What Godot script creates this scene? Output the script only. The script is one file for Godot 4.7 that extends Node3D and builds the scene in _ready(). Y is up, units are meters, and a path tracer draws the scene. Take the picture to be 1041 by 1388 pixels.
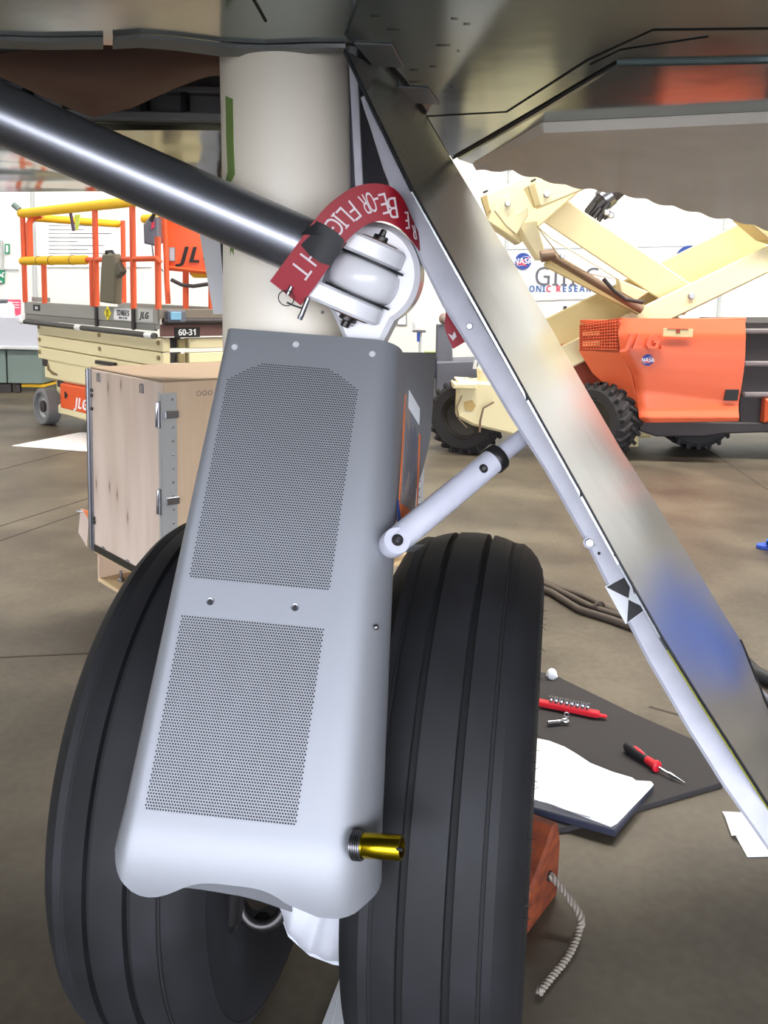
extends Node3D

# ---------------------------------------------------------------- camera model: a hand-held shot, 1.26 m above the floor
const FPX := 1220.7
const PITCH := 0.1405
const ROLL := -0.0239
const CY := 568.3
var cam_at := Vector3(0, 1.262, 0)
var used := {}
var rng := RandomNumberGenerator.new()

func ray(px: float, py: float) -> Vector3:      # direction per metre of depth along -z
	var u := (px - 520.5) / FPX
	var v := (CY - py) / FPX
	var x := u * cos(ROLL) + v * sin(ROLL)
	var y2 := -u * sin(ROLL) + v * cos(ROLL)
	var y := y2 * cos(PITCH) - sin(PITCH)
	var z := y2 * sin(PITCH) + cos(PITCH)
	return Vector3(x / z, y / z, -1.0)
func at(px: float, py: float, depth: float) -> Vector3: return cam_at + ray(px, py) * depth
func level(px: float, py: float, h := 0.0) -> Vector3:
	var q := ray(px, py)
	return cam_at + q * ((h - cam_at.y) / q.y)
func onplane(px: float, py: float, o: Vector3, n: Vector3) -> Vector3:
	var q := ray(px, py)
	return cam_at + q * ((o - cam_at).dot(n) / q.dot(n))

# ---------------------------------------------------------------- mesh builder
class MB:
	var st := SurfaceTool.new()
	var grp := 1
	func _init(): st.begin(Mesh.PRIMITIVE_TRIANGLES); st.set_smooth_group(-1)
	func flat(): st.set_smooth_group(-1)
	func smooth(): 
		grp += 1
		st.set_smooth_group(grp)
	func v(p: Vector3, uv := Vector2.ZERO):
		st.set_uv(uv)
		st.add_vertex(p)
	func tri(a: Vector3, b: Vector3, c: Vector3):
		if (b - a).cross(c - a).length_squared() < 1e-18: return
		v(a); v(c); v(b)
	func quad(a: Vector3, b: Vector3, c: Vector3, d: Vector3):
		tri(a, b, c); tri(a, c, d)
	func quad_uv(a: Vector3, b: Vector3, c: Vector3, d: Vector3):
		v(a, Vector2(0, 1)); v(c, Vector2(1, 0)); v(b, Vector2(1, 1))
		v(a, Vector2(0, 1)); v(d, Vector2(0, 0)); v(c, Vector2(1, 0))
	func out3(c: Vector3, a: Vector3, b: Vector3, d: Vector3):
		if (b - a).cross(d - a).dot((a + b + d) / 3.0 - c) < 0: tri(a, d, b)
		else: tri(a, b, d)
	func out4(ce: Vector3, a: Vector3, b: Vector3, c: Vector3, d: Vector3):
		if (b - a).cross(c - a).dot((a + b + c + d) / 4.0 - ce) < 0: quad(a, d, c, b)
		else: quad(a, b, c, d)
	func box(xf: Transform3D, s: Vector3, bev := 0.0) -> MB:
		flat()
		var h := s / 2.0
		bev = minf(bev, minf(h.x, minf(h.y, h.z)) * 0.9)
		var ce := xf.origin
		var k := {}
		for sx in [-1, 1]:
			for sy in [-1, 1]:
				for sz in [-1, 1]:
					var i := Vector3(sx * (h.x - bev), sy * (h.y - bev), sz * (h.z - bev))
					k[[sx, sy, sz]] = [xf * (i + Vector3(sx * bev, 0, 0)), xf * (i + Vector3(0, sy * bev, 0)), xf * (i + Vector3(0, 0, sz * bev))]
		for s1 in [-1, 1]:
			out4(ce, k[[s1, -1, -1]][0], k[[s1, 1, -1]][0], k[[s1, 1, 1]][0], k[[s1, -1, 1]][0])
			out4(ce, k[[-1, s1, -1]][1], k[[1, s1, -1]][1], k[[1, s1, 1]][1], k[[-1, s1, 1]][1])
			out4(ce, k[[-1, -1, s1]][2], k[[1, -1, s1]][2], k[[1, 1, s1]][2], k[[-1, 1, s1]][2])
			if bev > 0:
				for s2 in [-1, 1]:
					out4(ce, k[[s1, s2, -1]][0], k[[s1, s2, 1]][0], k[[s1, s2, 1]][1], k[[s1, s2, -1]][1])
					out4(ce, k[[s1, -1, s2]][0], k[[s1, 1, s2]][0], k[[s1, 1, s2]][2], k[[s1, -1, s2]][2])
					out4(ce, k[[-1, s1, s2]][1], k[[1, s1, s2]][1], k[[1, s1, s2]][2], k[[-1, s1, s2]][2])
					for s3 in [-1, 1]:
						out3(ce, k[[s1, s2, s3]][0], k[[s1, s2, s3]][1], k[[s1, s2, s3]][2])
		return self
	func bx(x0: float, x1: float, y0: float, y1: float, z0: float, z1: float, bev := 0.0) -> MB:
		return box(Transform3D(Basis(), Vector3((x0 + x1) / 2, (y0 + y1) / 2, (z0 + z1) / 2)), Vector3(absf(x1 - x0), absf(y1 - y0), absf(z1 - z0)), bev)
	func lathe(xf: Transform3D, prof: Array, seg := 32, sharp := 40.0, a0 := 0.0, a1 := TAU) -> MB:
		smooth()
		for i in prof.size() - 1:
			if i > 0:
				var d0: Vector2 = prof[i] - prof[i - 1]
				var d1: Vector2 = prof[i + 1] - prof[i]
				if absf(rad_to_deg(d0.angle_to(d1))) > sharp: smooth()
			for j in seg:
				var t0 := a0 + (a1 - a0) * j / seg
				var t1 := a0 + (a1 - a0) * (j + 1) / seg if j < seg - 1 or a1 - a0 < TAU - 0.001 else a0
				var p: Vector2 = prof[i]
				var q: Vector2 = prof[i + 1]
				quad(xf * Vector3(p.x * cos(t0), p.y, -p.x * sin(t0)), xf * Vector3(p.x * cos(t1), p.y, -p.x * sin(t1)), xf * Vector3(q.x * cos(t1), q.y, -q.x * sin(t1)), xf * Vector3(q.x * cos(t0), q.y, -q.x * sin(t0)))
		return self
	func tube(pts: Array, rad, seg := 12, caps := true) -> MB:
		var n := pts.size()
		var rings := []
		var nrm := Vector3.ZERO
		for i in n:
			var t: Vector3 = (pts[mini(i + 1, n - 1)] - pts[maxi(i - 1, 0)]).normalized()
			if i == 0:
				nrm = t.cross(Vector3.UP if absf(t.y) < 0.9 else Vector3.RIGHT).normalized()
			else:
				nrm = (nrm - t * nrm.dot(t)).normalized()
			var b := t.cross(nrm)
			var r: float = rad[i] if rad is Array else rad
			var ring := []
			for j in seg:
				var a := TAU * j / seg
				ring.append(pts[i] + (nrm * cos(a) + b * sin(a)) * r)
			rings.append(ring)
		smooth()
		for i in n - 1:
			for j in seg:
				var k := (j + 1) % seg
				quad(rings[i][j], rings[i][k], rings[i + 1][k], rings[i + 1][j])
		if caps:
			flat()
			for j in range(1, seg - 1):
				tri(rings[0][0], rings[0][j + 1], rings[0][j])
				tri(rings[n - 1][0], rings[n - 1][j], rings[n - 1][j + 1])
		return self
	func cyl(a: Vector3, b: Vector3, r: float, seg := 20, bev := 0.0) -> MB:
		var l := (b - a).length()
		if bev <= 0.0: return tube([a, b], r, seg)
		return lathe(along(a, b), [Vector2(0, 0), Vector2(r - bev, 0), Vector2(r, bev), Vector2(r, l - bev), Vector2(r - bev, l), Vector2(0, l)], seg)
	static func along(a: Vector3, b: Vector3) -> Transform3D:      # y axis from a towards b
		var y := (b - a).normalized()
		var x := y.cross(Vector3.FORWARD if absf(y.z) < 0.9 else Vector3.RIGHT).normalized()
		return Transform3D(Basis(x, y, x.cross(y)), a)
	func prism(xf: Transform3D, poly: Array, depth: float, bev := 0.0) -> MB:      # outline in x,y; depth along z, centred
		flat()
		var pts := PackedVector2Array(poly)
		var area := 0.0
		for i in pts.size():
			area += pts[i].cross(pts[(i + 1) % pts.size()])
		if area < 0: pts.reverse()
		var n := pts.size()
		var ins := PackedVector2Array()
		for i in n:
			var e0 := (pts[i] - pts[(i + n - 1) % n]).normalized()
			var e1 := (pts[(i + 1) % n] - pts[i]).normalized()
			var n0 := Vector2(-e0.y, e0.x)
			var n1 := Vector2(-e1.y, e1.x)
			ins.append(pts[i] + (n0 + n1) * bev / maxf(0.3, 1.0 + n0.dot(n1)))
		var h := depth / 2.0
		var idx := Geometry2D.triangulate_polygon(ins)
		for i in range(0, idx.size(), 3):
			var a := ins[idx[i]]; var b := ins[idx[i + 1]]; var c := ins[idx[i + 2]]
			if (b - a).cross(c - a) < 0:
				var s := b; b = c; c = s
			tri(xf * Vector3(a.x, a.y, h), xf * Vector3(b.x, b.y, h), xf * Vector3(c.x, c.y, h))
			tri(xf * Vector3(a.x, a.y, -h), xf * Vector3(c.x, c.y, -h), xf * Vector3(b.x, b.y, -h))
		for i in n:
			var j := (i + 1) % n
			quad(xf * Vector3(pts[i].x, pts[i].y, -h + bev), xf * Vector3(pts[j].x, pts[j].y, -h + bev), xf * Vector3(pts[j].x, pts[j].y, h - bev), xf * Vector3(pts[i].x, pts[i].y, h - bev))
			if bev > 0:
				quad(xf * Vector3(pts[i].x, pts[i].y, h - bev), xf * Vector3(pts[j].x, pts[j].y, h - bev), xf * Vector3(ins[j].x, ins[j].y, h), xf * Vector3(ins[i].x, ins[i].y, h))
				quad(xf * Vector3(ins[i].x, ins[i].y, -h), xf * Vector3(ins[j].x, ins[j].y, -h), xf * Vector3(pts[j].x, pts[j].y, -h + bev), xf * Vector3(pts[i].x, pts[i].y, -h + bev))
		return self
	func slab(pts: Array, thick: Vector3, bev := 0.0) -> MB:      # a polygon in space, given body along thick
		var nrm := Vector3.ZERO
		var ce := Vector3.ZERO
		for i in pts.size():
			nrm += pts[i].cross(pts[(i + 1) % pts.size()])
			ce += pts[i] / pts.size()
		nrm = nrm.normalized()
		if nrm.dot(thick) > 0: nrm = -nrm
		var x: Vector3 = (pts[1] - pts[0]).normalized()
		x = (x - nrm * x.dot(nrm)).normalized()
		var xf := Transform3D(Basis(x, nrm.cross(x), nrm), ce)
		var poly := []
		for p in pts:
			var q: Vector3 = xf.affine_inverse() * p
			poly.append(Vector2(q.x, q.y))
		var d := absf(thick.dot(nrm))
		xf.origin -= nrm * d / 2
		return prism(xf, poly, d, bev)
	func ribbon(a: Array, b: Array, th: float) -> MB:      # a strip between two edges, th thick
		var n := a.size()
		var nr := []
		for i in n:
			var t: Vector3 = (a[mini(i + 1, n - 1)] + b[mini(i + 1, n - 1)] - a[maxi(i - 1, 0)] - b[maxi(i - 1, 0)])
			nr.append(t.cross(b[i] - a[i]).normalized() * th / 2)
		smooth()
		for i in n - 1: quad(a[i] - nr[i], a[i + 1] - nr[i + 1], b[i + 1] - nr[i + 1], b[i] - nr[i])
		smooth()
		for i in n - 1: quad(b[i] + nr[i], b[i + 1] + nr[i + 1], a[i + 1] + nr[i + 1], a[i] + nr[i])
		flat()
		for i in n - 1:
			quad(a[i] + nr[i], a[i + 1] + nr[i + 1], a[i + 1] - nr[i + 1], a[i] - nr[i])
			quad(b[i] - nr[i], b[i + 1] - nr[i + 1], b[i + 1] + nr[i + 1], b[i] + nr[i])
		for i in [0, n - 1]: quad(a[i] - nr[i], b[i] - nr[i], b[i] + nr[i], a[i] + nr[i])
		return self
	func shell(nu: int, nv: int, fn: Callable, th: float) -> MB:      # a curved sheet with body on its inner side
		var g := []
		for i in nu + 1:
			var row := []
			for j in nv + 1: row.append(fn.call(float(i) / nu, float(j) / nv))
			g.append(row)
		var back := []
		for i in nu + 1:
			var row := []
			for j in nv + 1:
				var du: Vector3 = g[mini(i + 1, nu)][j] - g[maxi(i - 1, 0)][j]
				var dv: Vector3 = g[i][mini(j + 1, nv)] - g[i][maxi(j - 1, 0)]
				row.append(g[i][j] - du.cross(dv).normalized() * th)
			back.append(row)
		smooth()
		for i in nu:
			for j in nv: quad(g[i][j], g[i + 1][j], g[i + 1][j + 1], g[i][j + 1])
		smooth()
		for i in nu:
			for j in nv: quad(back[i][j], back[i][j + 1], back[i + 1][j + 1], back[i + 1][j])
		flat()
		for i in nu:
			quad(g[i][0], back[i][0], back[i + 1][0], g[i + 1][0])
			quad(g[i][nv], g[i + 1][nv], back[i + 1][nv], back[i][nv])
		for j in nv:
			quad(g[0][j], g[0][j + 1], back[0][j + 1], back[0][j])
			quad(g[nu][j], back[nu][j], back[nu][j + 1], g[nu][j + 1])
		return self
	func torus(xf: Transform3D, R: float, r: float, seg := 24, sub := 8, a0 := 0.0, a1 := TAU) -> MB:
		var pr := []
		for i in sub + 1: pr.append(Vector2(R + r * cos(TAU * i / sub), r * sin(TAU * i / sub)))
		return lathe(xf, pr, seg, 400, a0, a1)
	func ball(c: Vector3, r: Vector3, seg := 20, rows := 12, b := Basis()) -> MB:
		var pr := []
		for i in rows + 1:
			var t := -PI / 2 + PI * i / rows
			pr.append(Vector2(maxf(cos(t), 0.0), sin(t)))
		pr[0].x = 0.0; pr[rows].x = 0.0
		return lathe(Transform3D(b * Basis.from_scale(r), c), pr, seg, 400)
	func add(m: Mesh, xf: Transform3D) -> MB:
		for s in m.get_surface_count(): st.append_from(m, s, xf)
		return self
	func done() -> ArrayMesh:
		st.generate_normals()
		return st.commit()

func T(o: Vector3, b := Basis()) -> Transform3D: return Transform3D(b, o)
func words(text: String, height: float, depth := 0.002, font := "Droid Sans", weight := 400) -> MB:      # lettering centred on x, standing on y = 0, as solid letters
	var f := SystemFont.new()
	f.font_names = [font]
	f.font_weight = weight
	var t := TextMesh.new()
	t.text = text; t.font = f; t.font_size = 48; t.pixel_size = height / 34.0; t.depth = depth; t.curve_step = 2.0
	t.vertical_alignment = VERTICAL_ALIGNMENT_CENTER
	var mb := MB.new()
	var a := t.get_mesh_arrays()
	var p: PackedVector3Array = a[Mesh.ARRAY_VERTEX]
	var ix: PackedInt32Array = a[Mesh.ARRAY_INDEX]
	if ix.is_empty():
		for i in p.size(): mb.v(p[i])
	else:
		for i in ix: mb.v(p[i])
	return mb

# ---------------------------------------------------------------- objects
func numbered(s: String) -> String:
	var k: int = used.get(s, 0)
	used[s] = k + 1
	return s if k == 0 else "%s_%03d" % [s, k]
func tag(o: Node, label: String, category: String, group := "") -> Node:
	o.set_meta("label", label)
	o.set_meta("category", category)
	if group != "": o.set_meta("group", group)
	return o
func thing(called: String, label: String, category: String, pos: Vector3, turn := 0.0, group := "") -> Node3D:
	var o := Node3D.new()
	o.name = numbered(called)
	o.position = pos
	o.rotation.y = turn
	add_child(o)
	tag(o, label, category, group)
	return o
func whole(o: Node3D) -> Transform3D:
	var x := o.transform
	var p := o.get_parent()
	while p is Node3D and p != self:
		x = p.transform * x
		p = p.get_parent()
	return x
func part(parent: Node3D, called: String, mb, m: Material, xf := Transform3D(), label := "") -> MeshInstance3D:      # geometry in the thing's own axes
	var o := MeshInstance3D.new()
	o.name = called
	o.mesh = mb.done() if mb is MB else mb
	o.material_override = m
	o.transform = xf
	parent.add_child(o, true)
	if label != "": o.set_meta("label", label)
	return o
func wpart(parent: Node3D, called: String, mb, m: Material, label := "") -> MeshInstance3D:      # geometry in world axes
	return part(parent, called, mb, m, whole(parent).affine_inverse(), label)
func single(called: String, mb, m: Material, label: String, category: String, group := "", xf := Transform3D()) -> MeshInstance3D:
	var o := MeshInstance3D.new()
	o.name = numbered(called)
	o.mesh = mb.done() if mb is MB else mb
	o.material_override = m
	o.transform = xf
	add_child(o)
	tag(o, label, category, group)
	return o
func struct(called: String, mb, m: Material, parent: Node3D = null) -> MeshInstance3D:
	var o := MeshInstance3D.new()
	o.name = called
	o.mesh = mb.done() if mb is MB else mb
	o.material_override = m
	if parent: parent.add_child(o, true)
	else:
		add_child(o, true)
		o.set_meta("kind", "structure")
	return o

# ---------------------------------------------------------------- materials
func mat(c: Color, rough := 0.6, metal := 0.0) -> StandardMaterial3D:
	var m := StandardMaterial3D.new()
	m.albedo_color = c
	m.roughness = rough
	m.metallic = metal
	return m
func rgb(r: int, g: int, b: int) -> Color: return Color8(r, g, b)
func noise(sd: int, freq: float, oct := 4, type := FastNoiseLite.TYPE_SIMPLEX_SMOOTH) -> FastNoiseLite:
	var n := FastNoiseLite.new()
	n.seed = sd; n.frequency = freq; n.fractal_octaves = oct; n.noise_type = type
	return n
func blend_tex(sd: int, freq: float, a: Color, b: Color, size := 512, oct := 5, stretch := Vector2.ONE) -> ImageTexture:      # cloudy mix of two colours, seamless
	var n := noise(sd, freq, oct)
	var g := n.get_seamless_image(int(size * stretch.x), int(size * stretch.y))
	g.resize(size, size)
	g.convert(Image.FORMAT_RGB8)
	for y in size:
		for x in size:
			var t := clampf((g.get_pixel(x, y).r - 0.5) * 1.6 + 0.5, 0, 1)
			g.set_pixel(x, y, a.lerp(b, t))
	g.generate_mipmaps()
	return ImageTexture.create_from_image(g)
func normal_tex(sd: int, freq: float, strength: float, size := 512, oct := 3, stretch := Vector2.ONE) -> ImageTexture:
	var n := noise(sd, freq, oct)
	var g := n.get_seamless_image(int(size * stretch.x), int(size * stretch.y))
	g.resize(size, size)
	g.bump_map_to_normal_map(strength)
	return ImageTexture.create_from_image(g)
func tri_tex(m: StandardMaterial3D, tex: Texture2D, scale: Vector3, world := true) -> StandardMaterial3D:
	m.albedo_color = Color.WHITE
	m.albedo_texture = tex
	m.uv1_triplanar = true
	m.uv1_world_triplanar = world
	m.uv1_scale = scale
	return m
func tri_normal(m: StandardMaterial3D, tex: Texture2D, scale: Vector3, amount := 1.0, world := true) -> StandardMaterial3D:
	m.normal_enabled = true
	m.normal_texture = tex
	m.normal_scale = amount
	m.uv1_triplanar = true
	m.uv1_world_triplanar = world
	m.uv1_scale = scale
	return m

var M := {}
func make_materials():
	M.concrete = tri_tex(mat(Color.WHITE, 0.5), concrete_tex(), Vector3(0.22, 0.22, 0.22))
	M.joint = mat(rgb(62, 56, 50), 0.9)
	M.wall = mat(rgb(240, 240, 236), 0.8)
	M.trim = mat(rgb(196, 200, 202), 0.6)
	M.steel_roof = mat(rgb(190, 190, 188), 0.7)
	M.wing = tri_normal(mat(rgb(118, 130, 128), 0.12, 0.7), normal_tex(11, 0.012, 1.6, 512, 3), Vector3(0.9, 0.9, 0.9), 0.05)
	M.wing.roughness_texture = blend_tex(12, 0.01, Color(0.75, 0.75, 0.75), Color(1, 1, 1), 256)
	M.wing.roughness = 0.14
	M.belly = tri_normal(mat(rgb(116, 115, 97), 0.12, 0.85), normal_tex(13, 0.006, 3.0, 512, 2, Vector2(1, 2)), Vector3(0.5, 0.5, 0.5), 0.2)
	M.flap = tri_tex(mat(Color.WHITE, 0.75), blend_tex(14, 0.02, rgb(230, 221, 209), rgb(238, 229, 217), 256), Vector3(0.8, 0.8, 0.8))
	M.gap = mat(rgb(24, 22, 20), 0.9)
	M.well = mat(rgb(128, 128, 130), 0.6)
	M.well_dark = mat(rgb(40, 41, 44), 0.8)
	M.lip = mat(rgb(120, 122, 122), 0.45, 0.3)
	M.brown = mat(rgb(118, 87, 73), 0.7)
	M.cream = tri_tex(mat(Color.WHITE, 0.42), blend_tex(15, 0.006, rgb(238, 226, 202), rgb(246, 239, 226), 256, 5, Vector2(1, 0.25)), Vector3(1.4, 0.5, 1.4))
	M.green_tape = mat(rgb(112, 140, 70), 0.7)
	M.white_gloss = mat(rgb(232, 232, 238), 0.2)
	M.white_frame = tri_tex(mat(Color.WHITE, 0.4), blend_tex(16, 0.02, rgb(186, 187, 200), rgb(200, 200, 212), 256), Vector3(3, 3, 3))
	M.chrome = mat(rgb(190, 192, 200), 0.12, 1.0)
	M.rod = tri_normal(mat(rgb(150, 152, 160), 0.33, 0.88), normal_tex(3, 0.5, 1.0, 256, 1), Vector3(9, 9, 9), 0.02)
	M.steel = mat(rgb(150, 150, 155), 0.3, 1.0)
	M.dark_steel = mat(rgb(70, 68, 68), 0.4, 0.9)
	M.black = mat(rgb(24, 24, 27), 0.6)
	M.rubber_seal = mat(rgb(30, 31, 36), 0.55)
	M.silver = tri_normal(mat(rgb(144, 146, 151), 0.48, 0.45), normal_tex(21, 0.25, 2.0, 256, 2), Vector3(14, 14, 14), 0.10)
	M.tire = tri_tex(mat(Color.WHITE, 0.7), blend_tex(22, 0.012, rgb(16, 16, 18), rgb(31, 31, 36), 512, 4), Vector3(1.3, 1.3, 1.3))
	M.groove = mat(rgb(20, 20, 22), 0.8)
	M.red = mat(rgb(160, 14, 38), 0.5)
	M.letter = mat(rgb(226, 215, 220), 0.5)
	M.gold = mat(rgb(205, 178, 30), 0.22, 1.0)
	M.door = tri_normal(mat(rgb(198, 202, 206), 0.24, 1.0), normal_tex(31, 0.01, 2.0, 512, 3), Vector3(1.2, 1.2, 1.2), 0.13)
	M.mat_foam = tri_normal(mat(rgb(46, 43, 44), 0.9), normal_tex(41, 0.3, 2.0, 256, 2), Vector3(6, 6, 6), 0.4)
	M.paper = mat(rgb(232, 234, 238), 0.8)
	M.sidewall = mat(rgb(26, 26, 28), 0.7)  # black chosen to stand in for the shade between the wheels
	M.cloth = tri_normal(mat(rgb(206, 208, 216), 0.9), normal_tex(42, 0.02, 6.0, 256, 3), Vector3(3, 3, 3), 0.6)
	M.chock = tri_tex(mat(Color.WHITE, 0.7), blend_tex(43, 0.03, rgb(100, 42, 24), rgb(150, 72, 34), 256), Vector3(3, 3, 3))
	M.rope = mat(rgb(138, 129, 118), 0.9)
	M.tool_red = mat(rgb(200, 28, 44), 0.4)
	M.navy = mat(rgb(40, 44, 62), 0.5)
	M.cable = mat(rgb(78, 68, 60), 0.75)
	M.ply = tri_tex(mat(Color.WHITE, 0.65), ply_tex(51, rgb(218, 201, 187), rgb(198, 176, 160)), Vector3(1.0, 1.0, 1.0), false)
	M.ply_lid = mat(rgb(150, 128, 106), 0.7)  # colour darkened to hold down the strong light from above
	M.alu_strip = mat(rgb(186, 188, 190), 0.4, 0.45)
	M.ply_warm = tri_tex(mat(Color.WHITE, 0.65), ply_tex(52, rgb(208, 184, 158), rgb(194, 168, 142)), Vector3(1.0, 1.0, 1.0), false)
	M.pine = mat(rgb(206, 180, 140), 0.7)
	M.alu = mat(rgb(170, 172, 176), 0.35, 0.9)
	M.lift_cream = mat(rgb(232, 220, 178), 0.55)
	M.lift_orange = mat(rgb(232, 92, 40), 0.45)
	M.lift_grey = mat(rgb(150, 150, 146), 0.55)
	M.rail_orange = mat(rgb(224, 92, 50), 0.5)
	M.rail_yellow = mat(rgb(240, 190, 30), 0.6)
	M.lift_black = mat(rgb(52, 46, 48), 0.6)
	M.maroon = mat(rgb(110, 78, 74), 0.6)
	M.solid_tire = mat(rgb(120, 120, 122), 0.75)
	M.boom_orange = mat(rgb(224, 100, 62), 0.4)
	M.off_tire = tri_normal(mat(rgb(44, 42, 44), 0.85), normal_tex(61, 0.2, 2.0, 256, 2), Vector3(5, 5, 5), 0.4)
	M.counter_green = mat(rgb(112, 128, 124), 0.6)
	M.lilac = mat(rgb(190, 192, 204), 0.6)
	M.sign_white = mat(rgb(240, 241, 246), 0.6)
	M.print_grey = mat(rgb(100, 100, 112), 0.6)
	M.print_blue = mat(rgb(70, 110, 170), 0.6)
	M.print_red = mat(rgb(214, 60, 90), 0.6)
	M.mark_blue = mat(rgb(44, 74, 160), 0.6)
	M.green_sign = mat(rgb(40, 150, 110), 0.6)
	M.lamp = mat(Color.WHITE, 0.5)
	M.lamp.emission_enabled = true
	M.lamp.emission = Color(1, 0.97, 0.92)
	M.lamp.emission_energy_multiplier = 6.0
	M.orange_print = mat(rgb(230, 120, 60), 0.6)
	M.placard = mat(rgb(150, 138, 132), 0.5)
	M.slate = mat(rgb(98, 100, 112), 0.6)

func concrete_tex() -> ImageTexture:
	var size := 1024
	var g1 := noise(1, 0.006, 6).get_seamless_image(size, size)
	var g2 := noise(2, 0.12, 3).get_seamless_image(size, size)
	var g3 := noise(5, 0.02, 4, FastNoiseLite.TYPE_CELLULAR).get_seamless_image(size, size)
	var im := Image.create(size, size, false, Image.FORMAT_RGB8)
	for y in size:
		for x in size:
			var t := clampf((g1.get_pixel(x, y).r - 0.5) * 1.5 + (g2.get_pixel(x, y).r - 0.5) * 0.45 + (g3.get_pixel(x, y).r - 0.5) * 0.25 + 0.5, 0, 1)
			im.set_pixel(x, y, rgb(66, 58, 48).lerp(rgb(97, 89, 75), t))
	im.generate_mipmaps()
	return ImageTexture.create_from_image(im)

func ply_tex(sd: int, a: Color, b: Color) -> ImageTexture:      # rotary-cut veneer: long streaks, soft bands and a few knots
	var size := 512
	var n1 := noise(sd, 0.012, 4)
	var n2 := noise(sd + 100, 0.05, 3)
	var r := RandomNumberGenerator.new()
	r.seed = sd
	var knots := []
	for i in 9: knots.append(Vector2(r.randf_range(40, 470), r.randf_range(40, 470)))
	var im := Image.create(size, size, false, Image.FORMAT_RGB8)
	for y in size:
		for x in size:
			var bend := 0.0
			var dark := 0.0
			for k in knots:
				var d := Vector2(x - k.x, (y - k.y) * 0.28)
				var q := d.length_squared()
				bend += d.x * exp(-q / 500.0) * 0.5
				dark += 0.6 * exp(-q / 8.0) + 0.12 * exp(-q / 160.0)
			var t := 0.5 + 0.6 * n1.get_noise_2d((x + bend) * 1.0, y * 0.16) + 0.12 * n2.get_noise_2d((x + bend) * 2.0, y * 0.06)
			im.set_pixel(x, y, a.lerp(b, clampf(t, 0, 1)).lerp(rgb(96, 70, 54), clampf(dark, 0, 0.75)))
	im.generate_mipmaps()
	return ImageTexture.create_from_image(im)

# ================================================================ the scene
func _ready():
	rng.seed = 7
	# --- camera, sky, lamps, exposure
	var c := Camera3D.new()
	c.name = "camera"
	var right := Vector3(cos(ROLL), -sin(ROLL) * cos(PITCH), sin(ROLL) * sin(PITCH))
	var up := Vector3(sin(ROLL), cos(ROLL) * cos(PITCH), -cos(ROLL) * sin(PITCH))
	c.transform = Transform3D(Basis(right, up, right.cross(up)), cam_at)
	c.near = 0.05; c.far = 200.0
	c.projection = Camera3D.PROJECTION_FRUSTUM
	c.set_frustum(0.05 * 1388.0 / FPX, Vector2(0, -0.05 * (694.0 - CY) / FPX), 0.05, 200.0)
	c.current = true
	add_child(c)
	var sky := Sky.new()
	var sm := ProceduralSkyMaterial.new()
	sm.sky_top_color = rgb(204, 213, 234); sm.sky_horizon_color = rgb(234, 236, 241)
	sm.ground_horizon_color = rgb(200, 200, 200); sm.ground_bottom_color = rgb(150, 150, 150)
	sm.sky_energy_multiplier = 1.0
	sm.energy_multiplier = SKY_E
	sky.sky_material = sm
	var env := Environment.new()
	env.background_mode = Environment.BG_SKY
	env.sky = sky
	env.tonemap_mode = Environment.TONE_MAPPER_LINEAR
	env.tonemap_exposure = EXPOSURE
	env.sdfgi_enabled = true; env.ssao_enabled = true; env.ssil_enabled = true
	var we := WorldEnvironment.new()
	we.name = "hangar_air"
	we.environment = env
	add_child(we)
	make_materials()
	hangar_lamps()
	# --- the setting, the large things, the small things
	room()
	aircraft_wing()
	leg_and_wheels()
	fairing()
	gear_door()
	brace_and_joint()
	streamer()
	crate()
	scissor_lift()
	boom_lift()
	background_things()
	floor_things()

const SKY_E := 15.0
const EXPOSURE := 1.12
const LAMP_E := 52.0
const RX0 := -15.0
const RX1 := 16.0
const RZ0 := -13.2
const RZ1 := 11.0
const RH := 8.0

func hangar_lamps():
	var k := 0
	for z in [-9.2, -5.2]:
		for x in ([-10.0, -3.5, 3.5, 10.0] if z < -6.0 else [-9.0, 0.5, 4.5, 9.0]):
			var t := thing("hangar_lamp", "rectangular ceiling lamp hung over the far part of the hangar above the frame", "lamp", Vector3(x, RH - 0.35, z), 0, "hangar ceiling lamps")
			part(t, "housing", MB.new().bx(-1.3, 1.3, 0.03, 0.14, -0.6, 0.6, 0.02), M.trim)
			part(t, "diffuser", MB.new().bx(-1.25, 1.25, 0.0, 0.03, -0.55, 0.55), M.lamp)
			for s in [-1, 1]: part(t, "hanger", MB.new().cyl(Vector3(s, 0.14, 0), Vector3(s, 0.36, 0), 0.015, 8), M.trim)
			var l := AreaLight3D.new()
			l.name = "lamp_light"
			l.area_size = Vector2(2.5, 1.1)
			l.rotation.x = -PI / 2
			l.position = Vector3(0, -0.03, 0)
			l.light_color = Color(1.0, 0.985, 0.95)
			l.light_energy = LAMP_E * (1.0 if z > -6 else 0.13)
			l.area_range = 60.0
			l.shadow_enabled = true
			t.add_child(l)
			k += 1

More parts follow.
